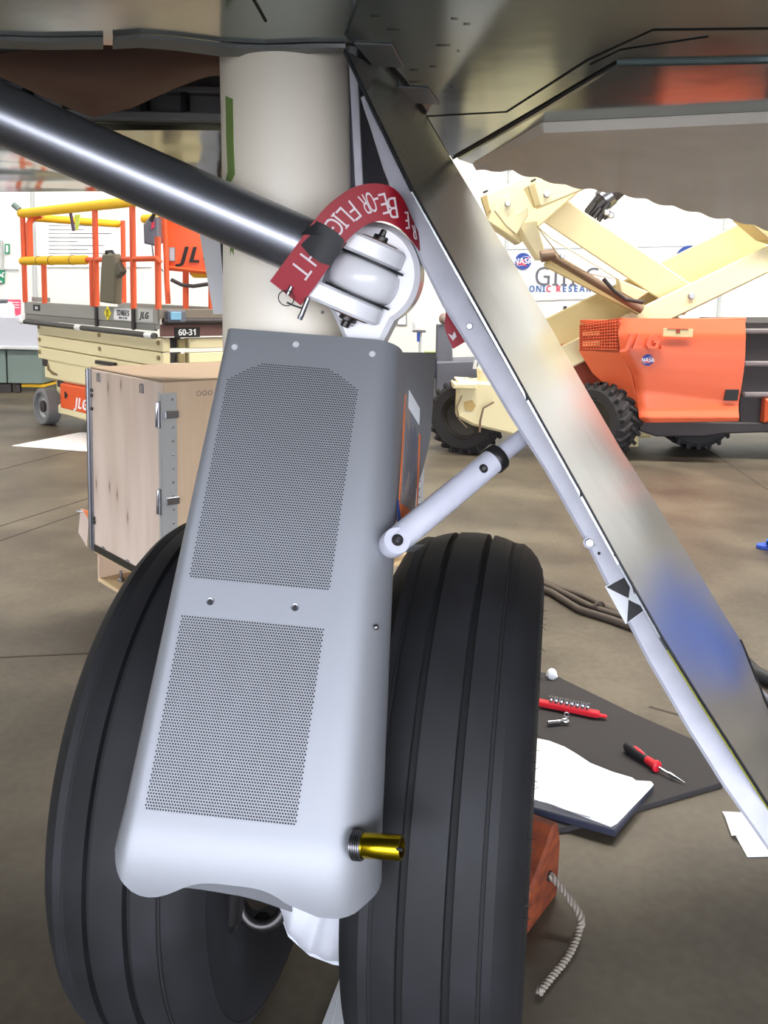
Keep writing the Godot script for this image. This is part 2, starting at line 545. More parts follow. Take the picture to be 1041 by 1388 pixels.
func room():
	struct("floor", MB.new().bx(RX0, RX1, -0.3, 0.0, RZ0, RZ1 + 30), M.concrete)
	struct("ceiling", MB.new().bx(RX0, RX1, RH, RH + 0.3, RZ0, RZ1), M.steel_roof)
	struct("wall_back", MB.new().bx(RX0, RX1, 0, RH, RZ0 - 0.3, RZ0), M.wall)
	struct("wall_left", MB.new().bx(RX0 - 0.3, RX0, 0, RH, RZ0, RZ1), M.wall)
	struct("wall_right", MB.new().bx(RX1, RX1 + 0.3, 0, RH, RZ0, RZ1), M.wall)
	var w := MB.new()
	w.bx(RX0, -9.0, 0, RH, RZ1, RZ1 + 0.3)
	w.bx(10.0, RX1, 0, RH, RZ1, RZ1 + 0.3)
	w.bx(-9.0, 10.0, 4.9, RH, RZ1, RZ1 + 0.3)
	struct("wall_front", w, M.wall)
	# upright conduits and the rail on the back wall
	for px in [46.0, 686.0, 980.0]:
		var p := at(px, 350, -RZ0 - 0.03)
		struct("trim_%d" % [int(px / 400) + 1], MB.new().bx(p.x - 0.025, p.x + 0.025, 0, RH, RZ0, RZ0 + 0.04, 0.01), M.trim)
	# saw-cut joints in the concrete
	var lines := [[-40, 893, 140, 885], [-40, 726, 125, 674], [-40, 747, 125, 690], [880, 958, 1000, 992], [900, 570, 1080, 690], [-20, 642, 118, 606]]
	for l in lines:
		var a := level(l[0], l[1]); var b := level(l[2], l[3])
		var s := (b - a).cross(Vector3.UP).normalized() * 0.005
		struct("trim_4", MB.new().slab([a + s + Vector3.UP * 0.0012, b + s + Vector3.UP * 0.0012, b - s + Vector3.UP * 0.0012, a - s + Vector3.UP * 0.0012], Vector3.DOWN * 0.01), M.joint)
	# pale repair patch painted on the floor beside the crate
	var q := []
	for p in [[16, 604], [108, 586], [200, 588], [190, 616], [110, 611]]: q.append(level(p[0], p[1], 0.002))
	single("floor_patch", MB.new().slab(q, Vector3.DOWN * 0.006), M.paper, "white painted floor patch between the grey-wheeled lift and the plywood crate", "floor marking")

# ---------------------------------------------------------------- the wing over everything
const WY := 1.6
func aircraft_wing():
	var t := thing("aircraft_wing", "polished metal aircraft wing underside filling the top of the picture", "wing", Vector3(0, WY, -1.0))
	var T1 := level(468, 68, WY); var T2 := level(574, 151, WY)
	var g := [level(613, 216, WY), level(729, 150, WY), level(833, 87, WY), level(1041, 82, WY)]
	var fz := level(200, 60, WY).z
	var pts := [Vector3(-7.2, WY, 0.9), Vector3(-7.2, WY, fz), Vector3(level(0, 57, WY).x, WY, fz), level(155, 62, WY), level(300, 66, WY), T1, T2, g[0], g[1], g[2], g[3], g[3] + Vector3(4, 0, 0.02), Vector3(g[3].x + 4, WY, 0.9)]  # left end drawn out beyond view, added for its shade on the floor
	wpart(t, "lower_skin", MB.new().slab(pts, Vector3.UP * 0.02, 0.002), M.wing)
	# flap vane beyond the gap, then the drooped matte flap with its rippled trailing edge
	var vy := WY - 0.006
	var e := [level(620, 216, vy), level(733, 152, vy), level(836, 90, vy), level(1041, 86, vy)]
	var h := [level(641, 223, vy), level(734, 168, vy), level(861, 162, vy), level(1041, 153, vy)]
	wpart(t, "flap_vane", MB.new().slab([h[0], h[1], h[2], h[3], h[3] + Vector3(4, 0, 0), e[3] + Vector3(4, 0, 0), e[3], e[2], e[1], e[0]], Vector3.UP * 0.03, 0.003), M.wing)
	wpart(t, "gap_seal", MB.new().bx(-0.05, 4.8, WY + 0.03, WY + 0.04, -2.5, -1.2), M.gap)
	var up := [[641, 222], [700, 188], [734, 167], [861, 161], [1041, 152], [1250, 141], [1900, 108]]
	var lo := [[641, 222.5], [700, 222], [716, 229], [740, 234], [762, 241], [800, 247], [840, 252], [880, 262], [905, 269], [930, 274], [955, 281], [975, 286], [1000, 290], [1041, 302], [1120, 322], [1250, 360], [1330, 385], [1420, 415], [1510, 440], [1600, 468], [1690, 494], [1780, 522], [1900, 556]]
	var fu := func(u, w):
		var n := lo.size() - 1
		var k: float = u * n
		var i := mini(int(k), n - 1)
		var f: float = k - i
		var lx: float = lerpf(lo[i][0], lo[i + 1][0], f)
		var ly: float = lerpf(lo[i][1], lo[i + 1][1], f) + 1.6 * sin(lx * 0.17)
		var j := 0
		var ux: float = lx
		while j < up.size() - 2 and up[j + 1][0] < ux: j += 1
		var uy: float = lerpf(up[j][1], up[j + 1][1], (ux - up[j][0]) / (up[j + 1][0] - up[j][0]))
		var A := level(ux, uy - 1.2, WY - 0.0065)
		var B := at(lx, ly, 2.5 + 0.02 * sin(lx * 0.05))
		return A.lerp(B, w) + Vector3(0, 0.035 * sin(w * PI), 0)
	wpart(t, "flap", MB.new().shell(138, 10, fu, 0.02), M.flap)
	# seams of the skin panels and the torn bits at the door hinge
	var sw := func(path: Array, wd: float):
		var a := []; var b := []
		for i in path.size():
			var p: Vector3 = level(path[i][0], path[i][1], WY - 0.0006)
			var q: Vector3 = level(path[mini(i + 1, path.size() - 1)][0], path[mini(i + 1, path.size() - 1)][1], WY - 0.0006)
			if i == path.size() - 1: q = p + (p - level(path[i - 1][0], path[i - 1][1], WY - 0.0006))
			var s := (q - p).cross(Vector3.UP).normalized() * wd
			a.append(p - s); b.append(p + s)
		wpart(t, "panel_seam", MB.new().ribbon(a, b, 0.0012), M.gap)
	wpart(t, "gap_strip", MB.new().slab([g[0] + Vector3(0, -0.002, 0), level(731, 151, WY - 0.002), level(836, 89, WY - 0.002), level(1041, 85.5, WY - 0.002), level(1041, 85.5, WY - 0.002) + Vector3(3, 0, 0), level(1041, 82, WY - 0.002) + Vector3(3, 0, 0), level(1041, 82, WY - 0.002), level(833, 86, WY - 0.002), level(727, 148, WY - 0.002), level(616, 212, WY - 0.002)], Vector3.UP * 0.001), M.gap)
	sw.call([[578, 158], [688, 152]], 0.0022)
	sw.call([[688, 151], [798, 81], [885, 41], [1060, 39]], 0.0018)
	sw.call([[800, 88], [840, 68], [960, 50]], 0.0008)
	sw.call([[338, -10], [352, 14], [360, 29]], 0.0016)
	sw.call([[470, 60], [500, 64], [520, 80], [545, 108], [560, 128], [576, 152]], 0.004)
	for i in 14:
		var px := rng.randf_range(490, 640)
		var py := rng.randf_range(20, 150)
		if py > 60 + (px - 470) * 0.8: continue
		var q := level(px, py, WY - 0.0008)
		wpart(t, "paint_chip", MB.new().tube([q, q + Vector3(rng.randf_range(0.004, 0.02), 0, rng.randf_range(-0.004, 0.004))], [0.0007, 0.0003], 5), M.gap)
	for b in [[480, 60, 532, 62, 548, 92, 505, 90], [540, 118, 580, 121, 596, 142, 556, 140]]:
		wpart(t, "hinge_tab", MB.new().slab([level(b[0], b[1], WY - 0.003), level(b[2], b[3], WY - 0.003), level(b[4], b[5], WY - 0.003), level(b[6], b[7], WY - 0.003)], Vector3.UP * 0.003, 0.001), M.lip)
	# wheel well: lip, roof, walls, ribs, the brown cover and the belly skin behind
	var lipa := []; var lipb := []
	for p in [[-60, 50], [60, 54], [140, 53]]: lipa.append(level(p[0], p[1], WY - 0.004)); lipb.append(at(p[0], p[1] + 11, -level(p[0], p[1], WY).z + 0.012))
	wpart(t, "well_lip", MB.new().ribbon(lipa, lipb, 0.006), M.lip)
	lipa = []; lipb = []
	for p in [[153, 52, 12], [190, 49, 13], [240, 53, 13], [300, 61, 13], [360, 64, 10], [420, 62, 8], [468, 62, 5]]: lipa.append(level(p[0], p[1], WY - 0.004)); lipb.append(at(p[0], p[1] + p[2], -level(p[0], p[1], WY).z + 0.012))
	wpart(t, "well_lip", MB.new().ribbon(lipa, lipb, 0.006), M.lip)
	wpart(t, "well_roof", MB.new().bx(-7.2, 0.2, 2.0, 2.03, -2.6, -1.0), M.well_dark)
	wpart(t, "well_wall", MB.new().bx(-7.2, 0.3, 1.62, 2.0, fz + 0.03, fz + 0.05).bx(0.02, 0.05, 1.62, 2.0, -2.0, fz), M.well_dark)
	var aft := -1.80
	wpart(t, "well_wall", MB.new().bx(-7.2, -0.1, 1.57, 2.0, aft - 0.02, aft), M.well, "grey rear wall of the wheel well with ribs")
	wpart(t, "well_rail", MB.new().bx(-3.2, -0.2, 1.575, 1.592, aft, aft + 0.03, 0.003).bx(-3.2, -0.2, 1.626, 1.64, aft, aft + 0.03, 0.003), M.well)
	for i in 12:
		var x := -1.0 + 0.075 * i
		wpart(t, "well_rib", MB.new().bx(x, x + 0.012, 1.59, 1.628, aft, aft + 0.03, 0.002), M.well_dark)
	var belly := func(u, w):
		var x: float = lerpf(-7.2, 0.05, u)  # unseen left stretch added to shade the floor on that side
		var z: float = lerpf(-1.8, -3.25, w)
		return Vector3(x, 1.555 + 0.006 * sin(x * 5.0 + z * 2.0) + 0.004 * sin(z * 9.0 + x) + 0.025 * w, z)
	wpart(t, "belly_skin", MB.new().shell(90, 24, func(u, w): return belly.call(1.0 - u, w), 0.02), M.belly)
	wpart(t, "upper_skin", MB.new().bx(-7.2, 5.2, 2.03, 2.06, -2.1, 0.95), M.lip)
	wpart(t, "leading_edge", MB.new().bx(-7.2, 5.2, WY, 2.05, 0.9, 0.96, 0.02), M.wing)
	# brown cover sagging in the well
	var tp := [[-80, 70], [0, 72], [70, 64], [150, 58], [230, 60], [310, 68]]
	var bt := [[-80, 88], [0, 104], [60, 132], [125, 160], [180, 146], [232, 122], [268, 108], [290, 102], [310, 104]]
	var br := func(u, w):
		var A := at(lerpf(tp[0][0], tp[5][0], u), interp(tp, lerpf(tp[0][0], tp[5][0], u)), 1.50)
		var x: float = lerpf(bt[0][0], bt[8][0], u)
		var B := at(x, interp(bt, x), 1.62)
		return A.lerp(B, w) + Vector3(0, -0.015 * sin(w * PI), 0.03 * sin(w * PI))
	single("wheel_well_cover", MB.new().shell(30, 8, func(u, w): return br.call(u, 1.0 - w), 0.006), M.brown, "brown smooth sagging cover inside the dark wheel well above the chrome rod", "cover")

func interp(path: Array, x: float) -> float:
	for i in path.size() - 1:
		if x <= path[i + 1][0]: return lerpf(path[i][1], path[i + 1][1], clampf((x - path[i][0]) / (path[i + 1][0] - path[i][0]), 0, 1))
	return path[-1][1]

# ---------------------------------------------------------------- leg, axle, wheels
const AXLE := Vector3(-0.0626, 0.432, -1.4633)
const YAW := 0.1912
func leg_and_wheels():
	var t := thing("landing_gear_leg", "thick cream painted landing gear leg rising into the wheel well", "landing gear", Vector3(AXLE.x, 0, AXLE.z), -YAW)
	var a := at(384, -110, 1.42); var b := at(394, 560, 1.42)
	var l := (a - b).length()
	var xf := MB.along(b, a)
	wpart(t, "outer_cylinder", MB.new().lathe(xf, [Vector2(0, 0), Vector2(0.085, 0), Vector2(0.103, 0.02), Vector2(0.104, 0.12), Vector2(0.0985, 0.3), Vector2(0.0975, l)], 64), M.cream)
	var piston_top := b + (a - b).normalized() * 0.02
	wpart(t, "piston", MB.new().tube([piston_top, Vector3(AXLE.x, 0.62, AXLE.z + 0.01), Vector3(AXLE.x, 0.36, AXLE.z)], [0.055, 0.055, 0.06], 32), M.dark_steel)
	var ax := Vector3(cos(YAW), 0, sin(YAW))
	wpart(t, "axle", MB.new().cyl(AXLE - ax * 0.16, AXLE + ax * 0.16, 0.04, 28, 0.004), M.dark_steel)
	wpart(t, "brake_stack", MB.new().cyl(AXLE - ax * 0.088, AXLE + ax * 0.088, 0.185, 48, 0.01), M.black)
	# flange strip down the right side and the dark fitting behind it
	var r0 := at(469, -60, 1.37); var r1 := at(487, 290, 1.37)
	wpart(t, "edge_channel", MB.new().slab([r0 + Vector3(-0.004, 0, 0), r0 + Vector3(0.008, 0, 0), r1 + Vector3(0.008, 0, 0), r1 + Vector3(-0.004, 0, 0)], Vector3(0, 0, -0.06), 0.001), M.white_frame, "pale grey edge channel")
	wpart(t, "side_fitting", MB.new().slab([at(476, 60, 1.40), at(520, 100, 1.46), at(530, 290, 1.46), at(494, 300, 1.40)], Vector3(0, 0, -0.05), 0.003), M.slate)
	# green masking tape up the left side
	var ta := []; var tb := []
	for p in [[306, 130], [307, 190], [309, 232], [306, 246], [312, 330], [314, 392]]:
		ta.append(edge_on_leg(p[0], p[1], a, b)); tb.append(edge_on_leg(p[0] + (9.0 if p[1] < 235 else 5.0), p[1] + 4, a, b))
	wpart(t, "masking_tape", MB.new().ribbon(tb, ta, 0.0012), M.green_tape, "torn green masking tape")
	# wheels
	for s in [-1, 1]:
		var c: Vector3 = AXLE + ax * 0.2108 * s
		var w := thing("aircraft_wheel", ["black ribbed aircraft tyre left of the perforated fairing", "black ribbed aircraft tyre right of the fairing, behind the gold pin"][0 if s < 0 else 1], "wheel", Vector3(c.x, 0, c.z), -YAW, "main gear wheels")
		var wx := Transform3D(Basis(Vector3(0, 0, 1), -PI / 2), Vector3(0, 0.432, 0))
		var pr := tire_profile()
		var n0 := 0
		while pr[n0].y < -0.112: n0 += 1
		var n1 := pr.size() - 3
		while pr[n1].y > 0.112: n1 -= 1
		var tire := part(w, "tire", MB.new().lathe(wx, pr.slice(n0, n1 + 1), 160, 24.0), M.tire)
		part(tire, "sidewall", MB.new().lathe(wx, pr.slice(0, n0 + 1), 120, 24.0), M.sidewall, Transform3D(), "black rubber sidewall, toned for the shade between the wheels")
		part(tire, "sidewall", MB.new().lathe(wx, pr.slice(n1), 120, 24.0), M.sidewall, Transform3D(), "black rubber sidewall, toned for the shade between the wheels")
		var gr := MB.new()
		for gx in [[-0.0691, 0.0022, 0.4252], [-0.0292, 0.0050, 0.4262], [0.0292, 0.0050, 0.4262], [0.0691, 0.0022, 0.4252]]:
			gr.lathe(wx, [Vector2(gx[2] - 0.0062, gx[0] - gx[1]), Vector2(gx[2] - 0.0062, gx[0] + gx[1])], 120)
		part(w, "groove_floor", gr, M.groove)
		part(w, "rim", MB.new().lathe(wx, [Vector2(0.0, -0.06), Vector2(0.06, -0.065), Vector2(0.08, -0.05), Vector2(0.15, -0.03), Vector2(0.19, -0.06), Vector2(0.2, -0.1), Vector2(0.225, -0.108), Vector2(0.225, -0.1), Vector2(0.2, -0.09), Vector2(0.2, 0.09), Vector2(0.225, 0.1), Vector2(0.225, 0.108), Vector2(0.2, 0.1), Vector2(0.19, 0.06), Vector2(0.15, 0.03), Vector2(0.08, 0.05), Vector2(0.06, 0.065), Vector2(0, 0.06)], 64), M.dark_steel)
		for i in 8:
			var q := TAU * i / 8
			part(w, "wheel_bolt", MB.new().cyl(Vector3(-0.045, 0.432 + 0.12 * cos(q), 0.12 * sin(q)), Vector3(0.045, 0.432 + 0.12 * cos(q), 0.12 * sin(q)), 0.008, 6), M.dark_steel)
		var hairs := MB.new()
		for i in (26 if s > 0 else 0):
			var q := rng.randf_range(0.1, 1.3)
			var x0: float = 0.118 * s if s > 0 else -0.118
			var rr := rng.randf_range(0.366, 0.386)
			var p := Vector3(x0, 0.432 + rr * sin(q), rr * cos(q))
			hairs.tube([p, p + Vector3(0.006 * s, 0.003, 0), p + Vector3(0.011 * s, rng.randf_range(-0.004, 0.006), rng.randf_range(-0.004, 0.004))], 0.0004, 4, false)
		if s > 0: part(w, "vent_hair", hairs, M.black).set_meta("kind", "stuff")
		if s > 0:      # chalk-white line scuffed round the right sidewall
			part(w, "scuff_line", MB.new().lathe(wx, [Vector2(0.379, 0.1166), Vector2(0.376, 0.1176)], 60, 40, -0.75 + PI * 1.5, 0.15 + PI * 1.5), M.paper)
	# brake fittings seen in the dark gap between the wheels
	var u0 := at(318, 1196, 1.20); var u1 := at(313, 1246, 1.20)
	var n := thing("brake_cylinder", "dark metal brake cylinder hanging under the fairing lip between the wheels", "brake fitting", u1)
	wpart(n, "body", MB.new().tube([u0 + Vector3(0, 0.03, 0), u1], [0.019, 0.016], 20), M.dark_steel)
	wpart(n, "end_cap", MB.new().tube([u1, u1 + (u1 - u0).normalized() * 0.014, u1 + (u1 - u0).normalized() * 0.024], [0.0125, 0.01, 0.003], 16), M.dark_steel)
	wpart(n, "nipple", MB.new().tube([u1 + (u1 - u0).normalized() * 0.02, u1 + (u1 - u0).normalized() * 0.029], 0.0028, 8), M.steel)
	var v0 := at(356, 1222, 1.24)
	var n2 := thing("hose_loop", "dark curved hose loop beside the brake cylinder under the fairing lip", "hose", v0)
	wpart(n2, "hose", MB.new().torus(Transform3D(Basis(Vector3.RIGHT, 1.3), v0), 0.034, 0.009, 32, 10), M.dark_steel)
	wpart(n2, "collar", MB.new().cyl(v0 + Vector3(0, -0.044, 0), v0 + Vector3(0, -0.024, 0), 0.012, 16, 0.002), M.dark_steel)

func edge_on_leg(px: float, py: float, a: Vector3, b: Vector3) -> Vector3:      # where the sight line meets the leg's surface
	var r := 0.0995
	var d := ray(px, py).normalized()
	var y := (a - b).normalized()
	var o := cam_at - b
	var dd := d - y * d.dot(y)
	var oo := o - y * o.dot(y)
	var A := dd.dot(dd); var B := 2.0 * dd.dot(oo); var C := oo.dot(oo) - r * r
	var disc := maxf(B * B - 4 * A * C, 0.0)
	return cam_at + d * ((-B - sqrt(disc)) / (2 * A))

func tire_profile() -> Array:      # radius against width, with four real grooves
	var half := [Vector2(0.2, 0.088), Vector2(0.228, 0.104), Vector2(0.27, 0.1165), Vector2(0.305, 0.1215), Vector2(0.335, 0.1225), Vector2(0.362, 0.1205), Vector2(0.376, 0.1172), Vector2(0.3775, 0.1180), Vector2(0.3795, 0.1165), Vector2(0.396, 0.1085), Vector2(0.41, 0.0965), Vector2(0.4185, 0.084)]
	var tread := func(x: float) -> float: return 0.432 - 2.0 * x * x - 130.0 * x * x * x * x
	var pos := []
	for p in half: pos.append(p)
	for g in [[0.0691, 0.0022, 0.006], [0.0292, 0.0050, 0.0120]]:
		pos.append(Vector2(tread.call(g[0] + g[1]) + 0.0, g[0] + g[1] + 0.0006))
		pos.append(Vector2(tread.call(g[0]) - g[2], g[0] + g[1] * 0.8))
		pos.append(Vector2(tread.call(g[0]) - g[2], g[0] - g[1] * 0.8))
		pos.append(Vector2(tread.call(g[0] - g[1]), g[0] - g[1] - 0.0006))
		if g[0] > 0.05: pos.append(Vector2(tread.call(0.05), 0.05))
	pos.append(Vector2(0.432, 0.0))
	var pr := []
	for i in pos.size(): pr.append(Vector2(pos[i].x, -pos[i].y))
	for i in range(pos.size() - 2, -1, -1): pr.append(pos[i])
	pr.append(Vector2(0.2, 0.088)); pr.append(Vector2(0.2, -0.088))
	return pr

# ---------------------------------------------------------------- perforated fairing
var FA := Vector3.ZERO
var FX := Vector3.ZERO
var FD := Vector3.ZERO
var FN := Vector3.ZERO
func fair_pt(a: float, b: float, e := 0.0) -> Vector3: return FA + FX * a + FD * b - FN * e
func fair_w(b: float) -> float: return 0.122 + 0.030 * clampf(b, 0, 0.7) / 0.6
func perf_mid(b: float) -> float: return -0.0195 - 0.0275 * (b - 0.042)
func flare(b: float) -> float: return 0.42 * (1.0 - smoothstep(0.20, 0.34, b))
func fairing():
	FA = at(425, 458, 1.24)
	FD = (at(328, 1190, 0.94) - FA).normalized()
	FX = Vector3(cos(0.04), 0, sin(0.04))
	FX = (FX - FD * FX.dot(FD)).normalized()
	FN = FX.cross(-FD)
	var t := thing("perforated_fairing", "silver metal fairing with two fields of small round holes in front of the gear leg", "fairing", Vector3(FA.x, 0.5, FA.z))
	var base := Transform3D(Basis(), t.position).affine_inverse()
	var PW := 0.0902
	var bands := [0.0425, 0.340, 0.3865, 0.6115]
	var rows := []
	for r in [[-0.005, bands[0], 4], [bands[0], bands[1], 40], [bands[1], bands[2], 3], [bands[2], bands[3], 10], [bands[3], 0.70, 12]]:
		for i in r[2]: rows.append(lerpf(r[0], r[1], float(i) / r[2]))
	rows.append(0.70)
	# one cross-section: [a, e]; columns 0..L are left side and corner, then the field of holes, then the right
	var section := func(b: float) -> Array:
		var w := fair_w(b)
		var rl := 0.0095 + 0.011 * clampf(b / 0.6, 0, 1)
		var rr := 0.040 + 0.028 * clampf(b / 0.6, 0, 1)
		var ml := perf_mid(b) - PW; var mr := perf_mid(b) + PW
		var dl := 0.07 + 0.03 * smoothstep(0.3, 0.1, b)
		var dr := interp([[-0.01, 0.150], [0.09, 0.150], [0.144, 0.126], [0.204, 0.094], [0.222, 0.068], [0.246, 0.036], [0.32, 0.034], [0.45, 0.05], [0.62, 0.068], [0.8, 0.07]], b)
		var s := []
		for i in 4: s.append(Vector2(-w, lerpf(dl, rl, i / 4.0)))
		for i in 7: s.append(Vector2(-w + rl - rl * cos(PI / 2 * i / 6), rl - rl * sin(PI / 2 * i / 6)))
		for i in 19: s.append(Vector2(lerpf(ml, mr, i / 18.0), 0))
		for i in 13: s.append(Vector2(w - rr + rr * sin(PI / 2 * i / 12), rr - rr * cos(PI / 2 * i / 12)))
		for i in range(1, 6):
			var ee := lerpf(rr, maxf(dr, rr + 0.001), i / 5.0)
			s.append(Vector2(w + flare(b) * (ee - rr), ee))
		return s
	var place := func(v: Vector2, b: float) -> Vector3:
		var bb := b
		if b > 0.6:      # the bottom edge: an arch between two rounded corners, rising along the sides
			var f := (b - 0.6115) / 0.0885
			var lx := clampf((-v.x - 0.108) / 0.0455, 0.0, 1.0)
			var cut: float = 0.024 * exp(-pow((v.x + 0.012) / 0.068, 4.0)) + 0.052 * (1.0 - sqrt(1.0 - lx * lx * 0.98)) + (0.45 if v.x > 0 else 0.2) * maxf(0.0, v.y - 0.014) + 0.012 * smoothstep(0.11, 0.15, v.x)
			bb = 0.6115 + maxf(f, 0) * maxf(0.02, 0.094 - cut)
			if b < 0.6115: bb = b
		if v.x > 0: bb -= 0.44 * maxf(0.0, v.y - 0.038) * maxf(0.0, 1.0 - bb / 0.12)
		var e := v.y + (0.0 if bb < 0.625 else pow((bb - 0.625) / 0.075, 2.0) * 0.016)
		return fair_pt(v.x, bb, e)
	var skin := MB.new()
	skin.smooth()
	var hole_col := 11
	var S := []
	for b in rows:
		var line := []
		for v in section.call(b): line.append(place.call(v, b))
		S.append(line)
	var dense := func(i: int, j: int) -> bool:
		var m: float = (rows[i] + rows[i + 1]) / 2
		return j >= hole_col and j < hole_col + 18 and ((m > bands[0] and m < bands[1]) or (m > bands[2] and m < bands[3]))
	for i in rows.size() - 1:
		for j in S[0].size() - 1:
			if dense.call(i, j): continue
			skin.quad(S[i][j], S[i + 1][j], S[i + 1][j + 1], S[i][j + 1])
	# inner face and edges, 3 mm in
	skin.smooth()
	for i in rows.size() - 1:
		for j in S[0].size() - 1:
			if dense.call(i, j): continue
			var off := func(p: int, q: int) -> Vector3:
				var du: Vector3 = S[mini(p + 1, S.size() - 1)][q] - S[maxi(p - 1, 0)][q]
				var dv: Vector3 = S[p][mini(q + 1, S[0].size() - 1)] - S[p][maxi(q - 1, 0)]
				return S[p][q] - du.cross(dv).normalized() * 0.003
			skin.quad(off.call(i, j + 1), off.call(i + 1, j + 1), off.call(i + 1, j), off.call(i, j))
			skin.flat()
			if i == 0: skin.quad(S[0][j + 1], off.call(0, j + 1), off.call(0, j), S[0][j])
			if i == rows.size() - 2: skin.quad(S[i + 1][j], off.call(i + 1, j), off.call(i + 1, j + 1), S[i + 1][j + 1])
			if j == S[0].size() - 2: skin.quad(S[i][j + 1], S[i + 1][j + 1], off.call(i + 1, j + 1), off.call(i, j + 1))
			skin.st.set_smooth_group(skin.grp)
	part(t, "skin", skin, M.silver, base)
	for k in 2:
		part(t, "hole_field", hole_field(bands[2 * k], bands[2 * k + 1], PW, k == 0), M.silver, base)
	var ln := []
	for q in [[-1, 0.036], [1, 0.036], [1, 0.628], [-1, 0.628]]: ln.append(fair_pt(perf_mid(q[1]) + q[0] * (PW + 0.006), q[1], 0.014))
	part(t, "dark_backing", MB.new().slab(ln, -FN * 0.004), M.black, base)  # black backing added so the holes read dark
	var la := []; var lb := []
	for q in [[188, 1200], [208, 1203], [228, 1203], [252, 1203], [276, 1206], [300, 1210], [329, 1215], [352, 1221], [375, 1229], [396, 1236]]:
		lb.append(at(q[0], q[1], 0.965)); la.append(at(q[0], q[1] - 34.0, 0.985))
	part(t, "inner_lip", MB.new().ribbon(la, lb, 0.003), M.silver, base)
	# fasteners
	for p in [[-0.023, 0.012], [0.083, 0.0172], [-0.1065, 0.0229]]:
		var o := fair_pt(p[0], p[1], -0.0004)
		var xf := Transform3D(Basis(FX, FN, FX.cross(FN)), o)
		part(t, "screw", MB.new().lathe(xf, [Vector2(0.0046, 0), Vector2(0.0040, 0.0014), Vector2(0.0018, 0.0017), Vector2(0.0014, 0.0004), Vector2(0, 0.0004)], 20), mat(rgb(225, 226, 230), 0.3, 0.3), base)
	for p in [[-0.0854, 0.367], [0.0214, 0.3643]]:
		var o := fair_pt(p[0], p[1], -0.0002)
		var xf := Transform3D(Basis(FX, FN, FX.cross(FN)), o)
		part(t, "rivet", MB.new().lathe(xf, [Vector2(0.0050, 0), Vector2(0.0044, 0.0012), Vector2(0.0030, 0.0010), Vector2(0.0028, -0.001)], 20), M.steel, base)
		part(t, "rivet_hole", MB.new().lathe(xf, [Vector2(0.0028, 0.0004), Vector2(0, 0.0005)], 16), M.black, base)
	var so := fair_pt(0.1235, 0.378, 0.0115)
	part(t, "side_screw", MB.new().ball(so, Vector3(0.004, 0.004, 0.004), 12, 8), M.steel, base)
	# placard on the right-hand side
	var sn := FX
	var sp := fair_pt(fair_w(0.1) + 0.0012, 0.1, 0.06)
	var sl := FD
	var pt := func(b: float, e: float, off: float) -> Vector3: return fair_pt(fair_w(b) + off + flare(b) * maxf(0.0, e - 0.045), b, e)
	var pla := func(poly: Array, off: float) -> MB:
		var q := []
		for p in poly: q.append(pt.call(p[0], p[1], off))
		return MB.new().slab(q, -FX * 0.0006)
	part(t, "placard", pla.call([[0.055, 0.058], [0.055, 0.112], [0.235, 0.112], [0.235, 0.052]], 0.0008), M.placard, base, "grey printed placard with orange borders")
	part(t, "placard_border", pla.call([[0.05, 0.056], [0.05, 0.0595], [0.205, 0.0545], [0.205, 0.051]], 0.0014), M.orange_print, base)
	part(t, "placard_border", pla.call([[0.09, 0.108], [0.09, 0.112], [0.205, 0.112], [0.205, 0.108]], 0.0014), M.orange_print, base)
	for i in 9:
		var e := 0.063 + 0.005 * i
		part(t, "print_line", pla.call([[0.085 + 0.006 * (i % 3), e], [0.085 + 0.006 * (i % 3), e + 0.0016], [0.19 - 0.011 * (i % 4), e + 0.0016], [0.19 - 0.011 * (i % 4), e]], 0.0014), M.print_grey, base)
	part(t, "sticker", pla.call([[0.208, 0.05], [0.208, 0.085], [0.234, 0.1], [0.234, 0.068]], 0.0018), M.orange_print, base, "orange and blue sticker")
	part(t, "sticker_stripe", pla.call([[0.206, 0.046], [0.206, 0.05], [0.238, 0.064], [0.238, 0.050]], 0.0018), M.mark_blue, base)
	part(t, "paper_label", pla.call([[0.040, 0.067], [0.053, 0.105], [0.078, 0.105], [0.066, 0.067]], 0.0022), M.paper, base, "tilted white paper label")
	# gold pin standing out of the lower right side
	var q0 := at(491, 1145.5, 0.955); var q1 := at(543, 1149, 0.942)
	var d := (q1 - q0).normalized()
	var pn := thing("gold_pin", "gold anodised tube with a knurled steel collar sticking out of the fairing's lower right side", "pin", q0)
	wpart(pn, "collar", MB.new().lathe(MB.along(q0 - d * 0.012, q1), [Vector2(0, 0), Vector2(0.0155, 0), Vector2(0.0165, 0.001), Vector2(0.0165, 0.0125), Vector2(0.0155, 0.0135), Vector2(0.0, 0.0135)], 40), M.steel)
	for i in 4: wpart(pn, "thread_ring", MB.new().torus(MB.along(q0 - d * (0.009 - 0.0026 * i), q1), 0.0166, 0.0007, 32, 6), M.dark_steel)
	wpart(pn, "tube", MB.new().lathe(MB.along(q0, q1), [Vector2(0.0134, 0), Vector2(0.0138, 0.001), Vector2(0.0138, 0.0465), Vector2(0.0130, 0.0475), Vector2(0.0105, 0.0475), Vector2(0.0105, 0.02), Vector2(0, 0.02)], 40), M.gold)
	var sl0 := q0 + d * 0.044 + (cam_at - q0).normalized() * 0.0140 - Vector3(0, 0.002, 0)
	wpart(pn, "slot", MB.new().box(Transform3D(Basis(d, d.cross(Vector3.BACK).normalized(), Vector3.BACK), sl0), Vector3(0.0085, 0.0045, 0.004), 0.001), M.black)

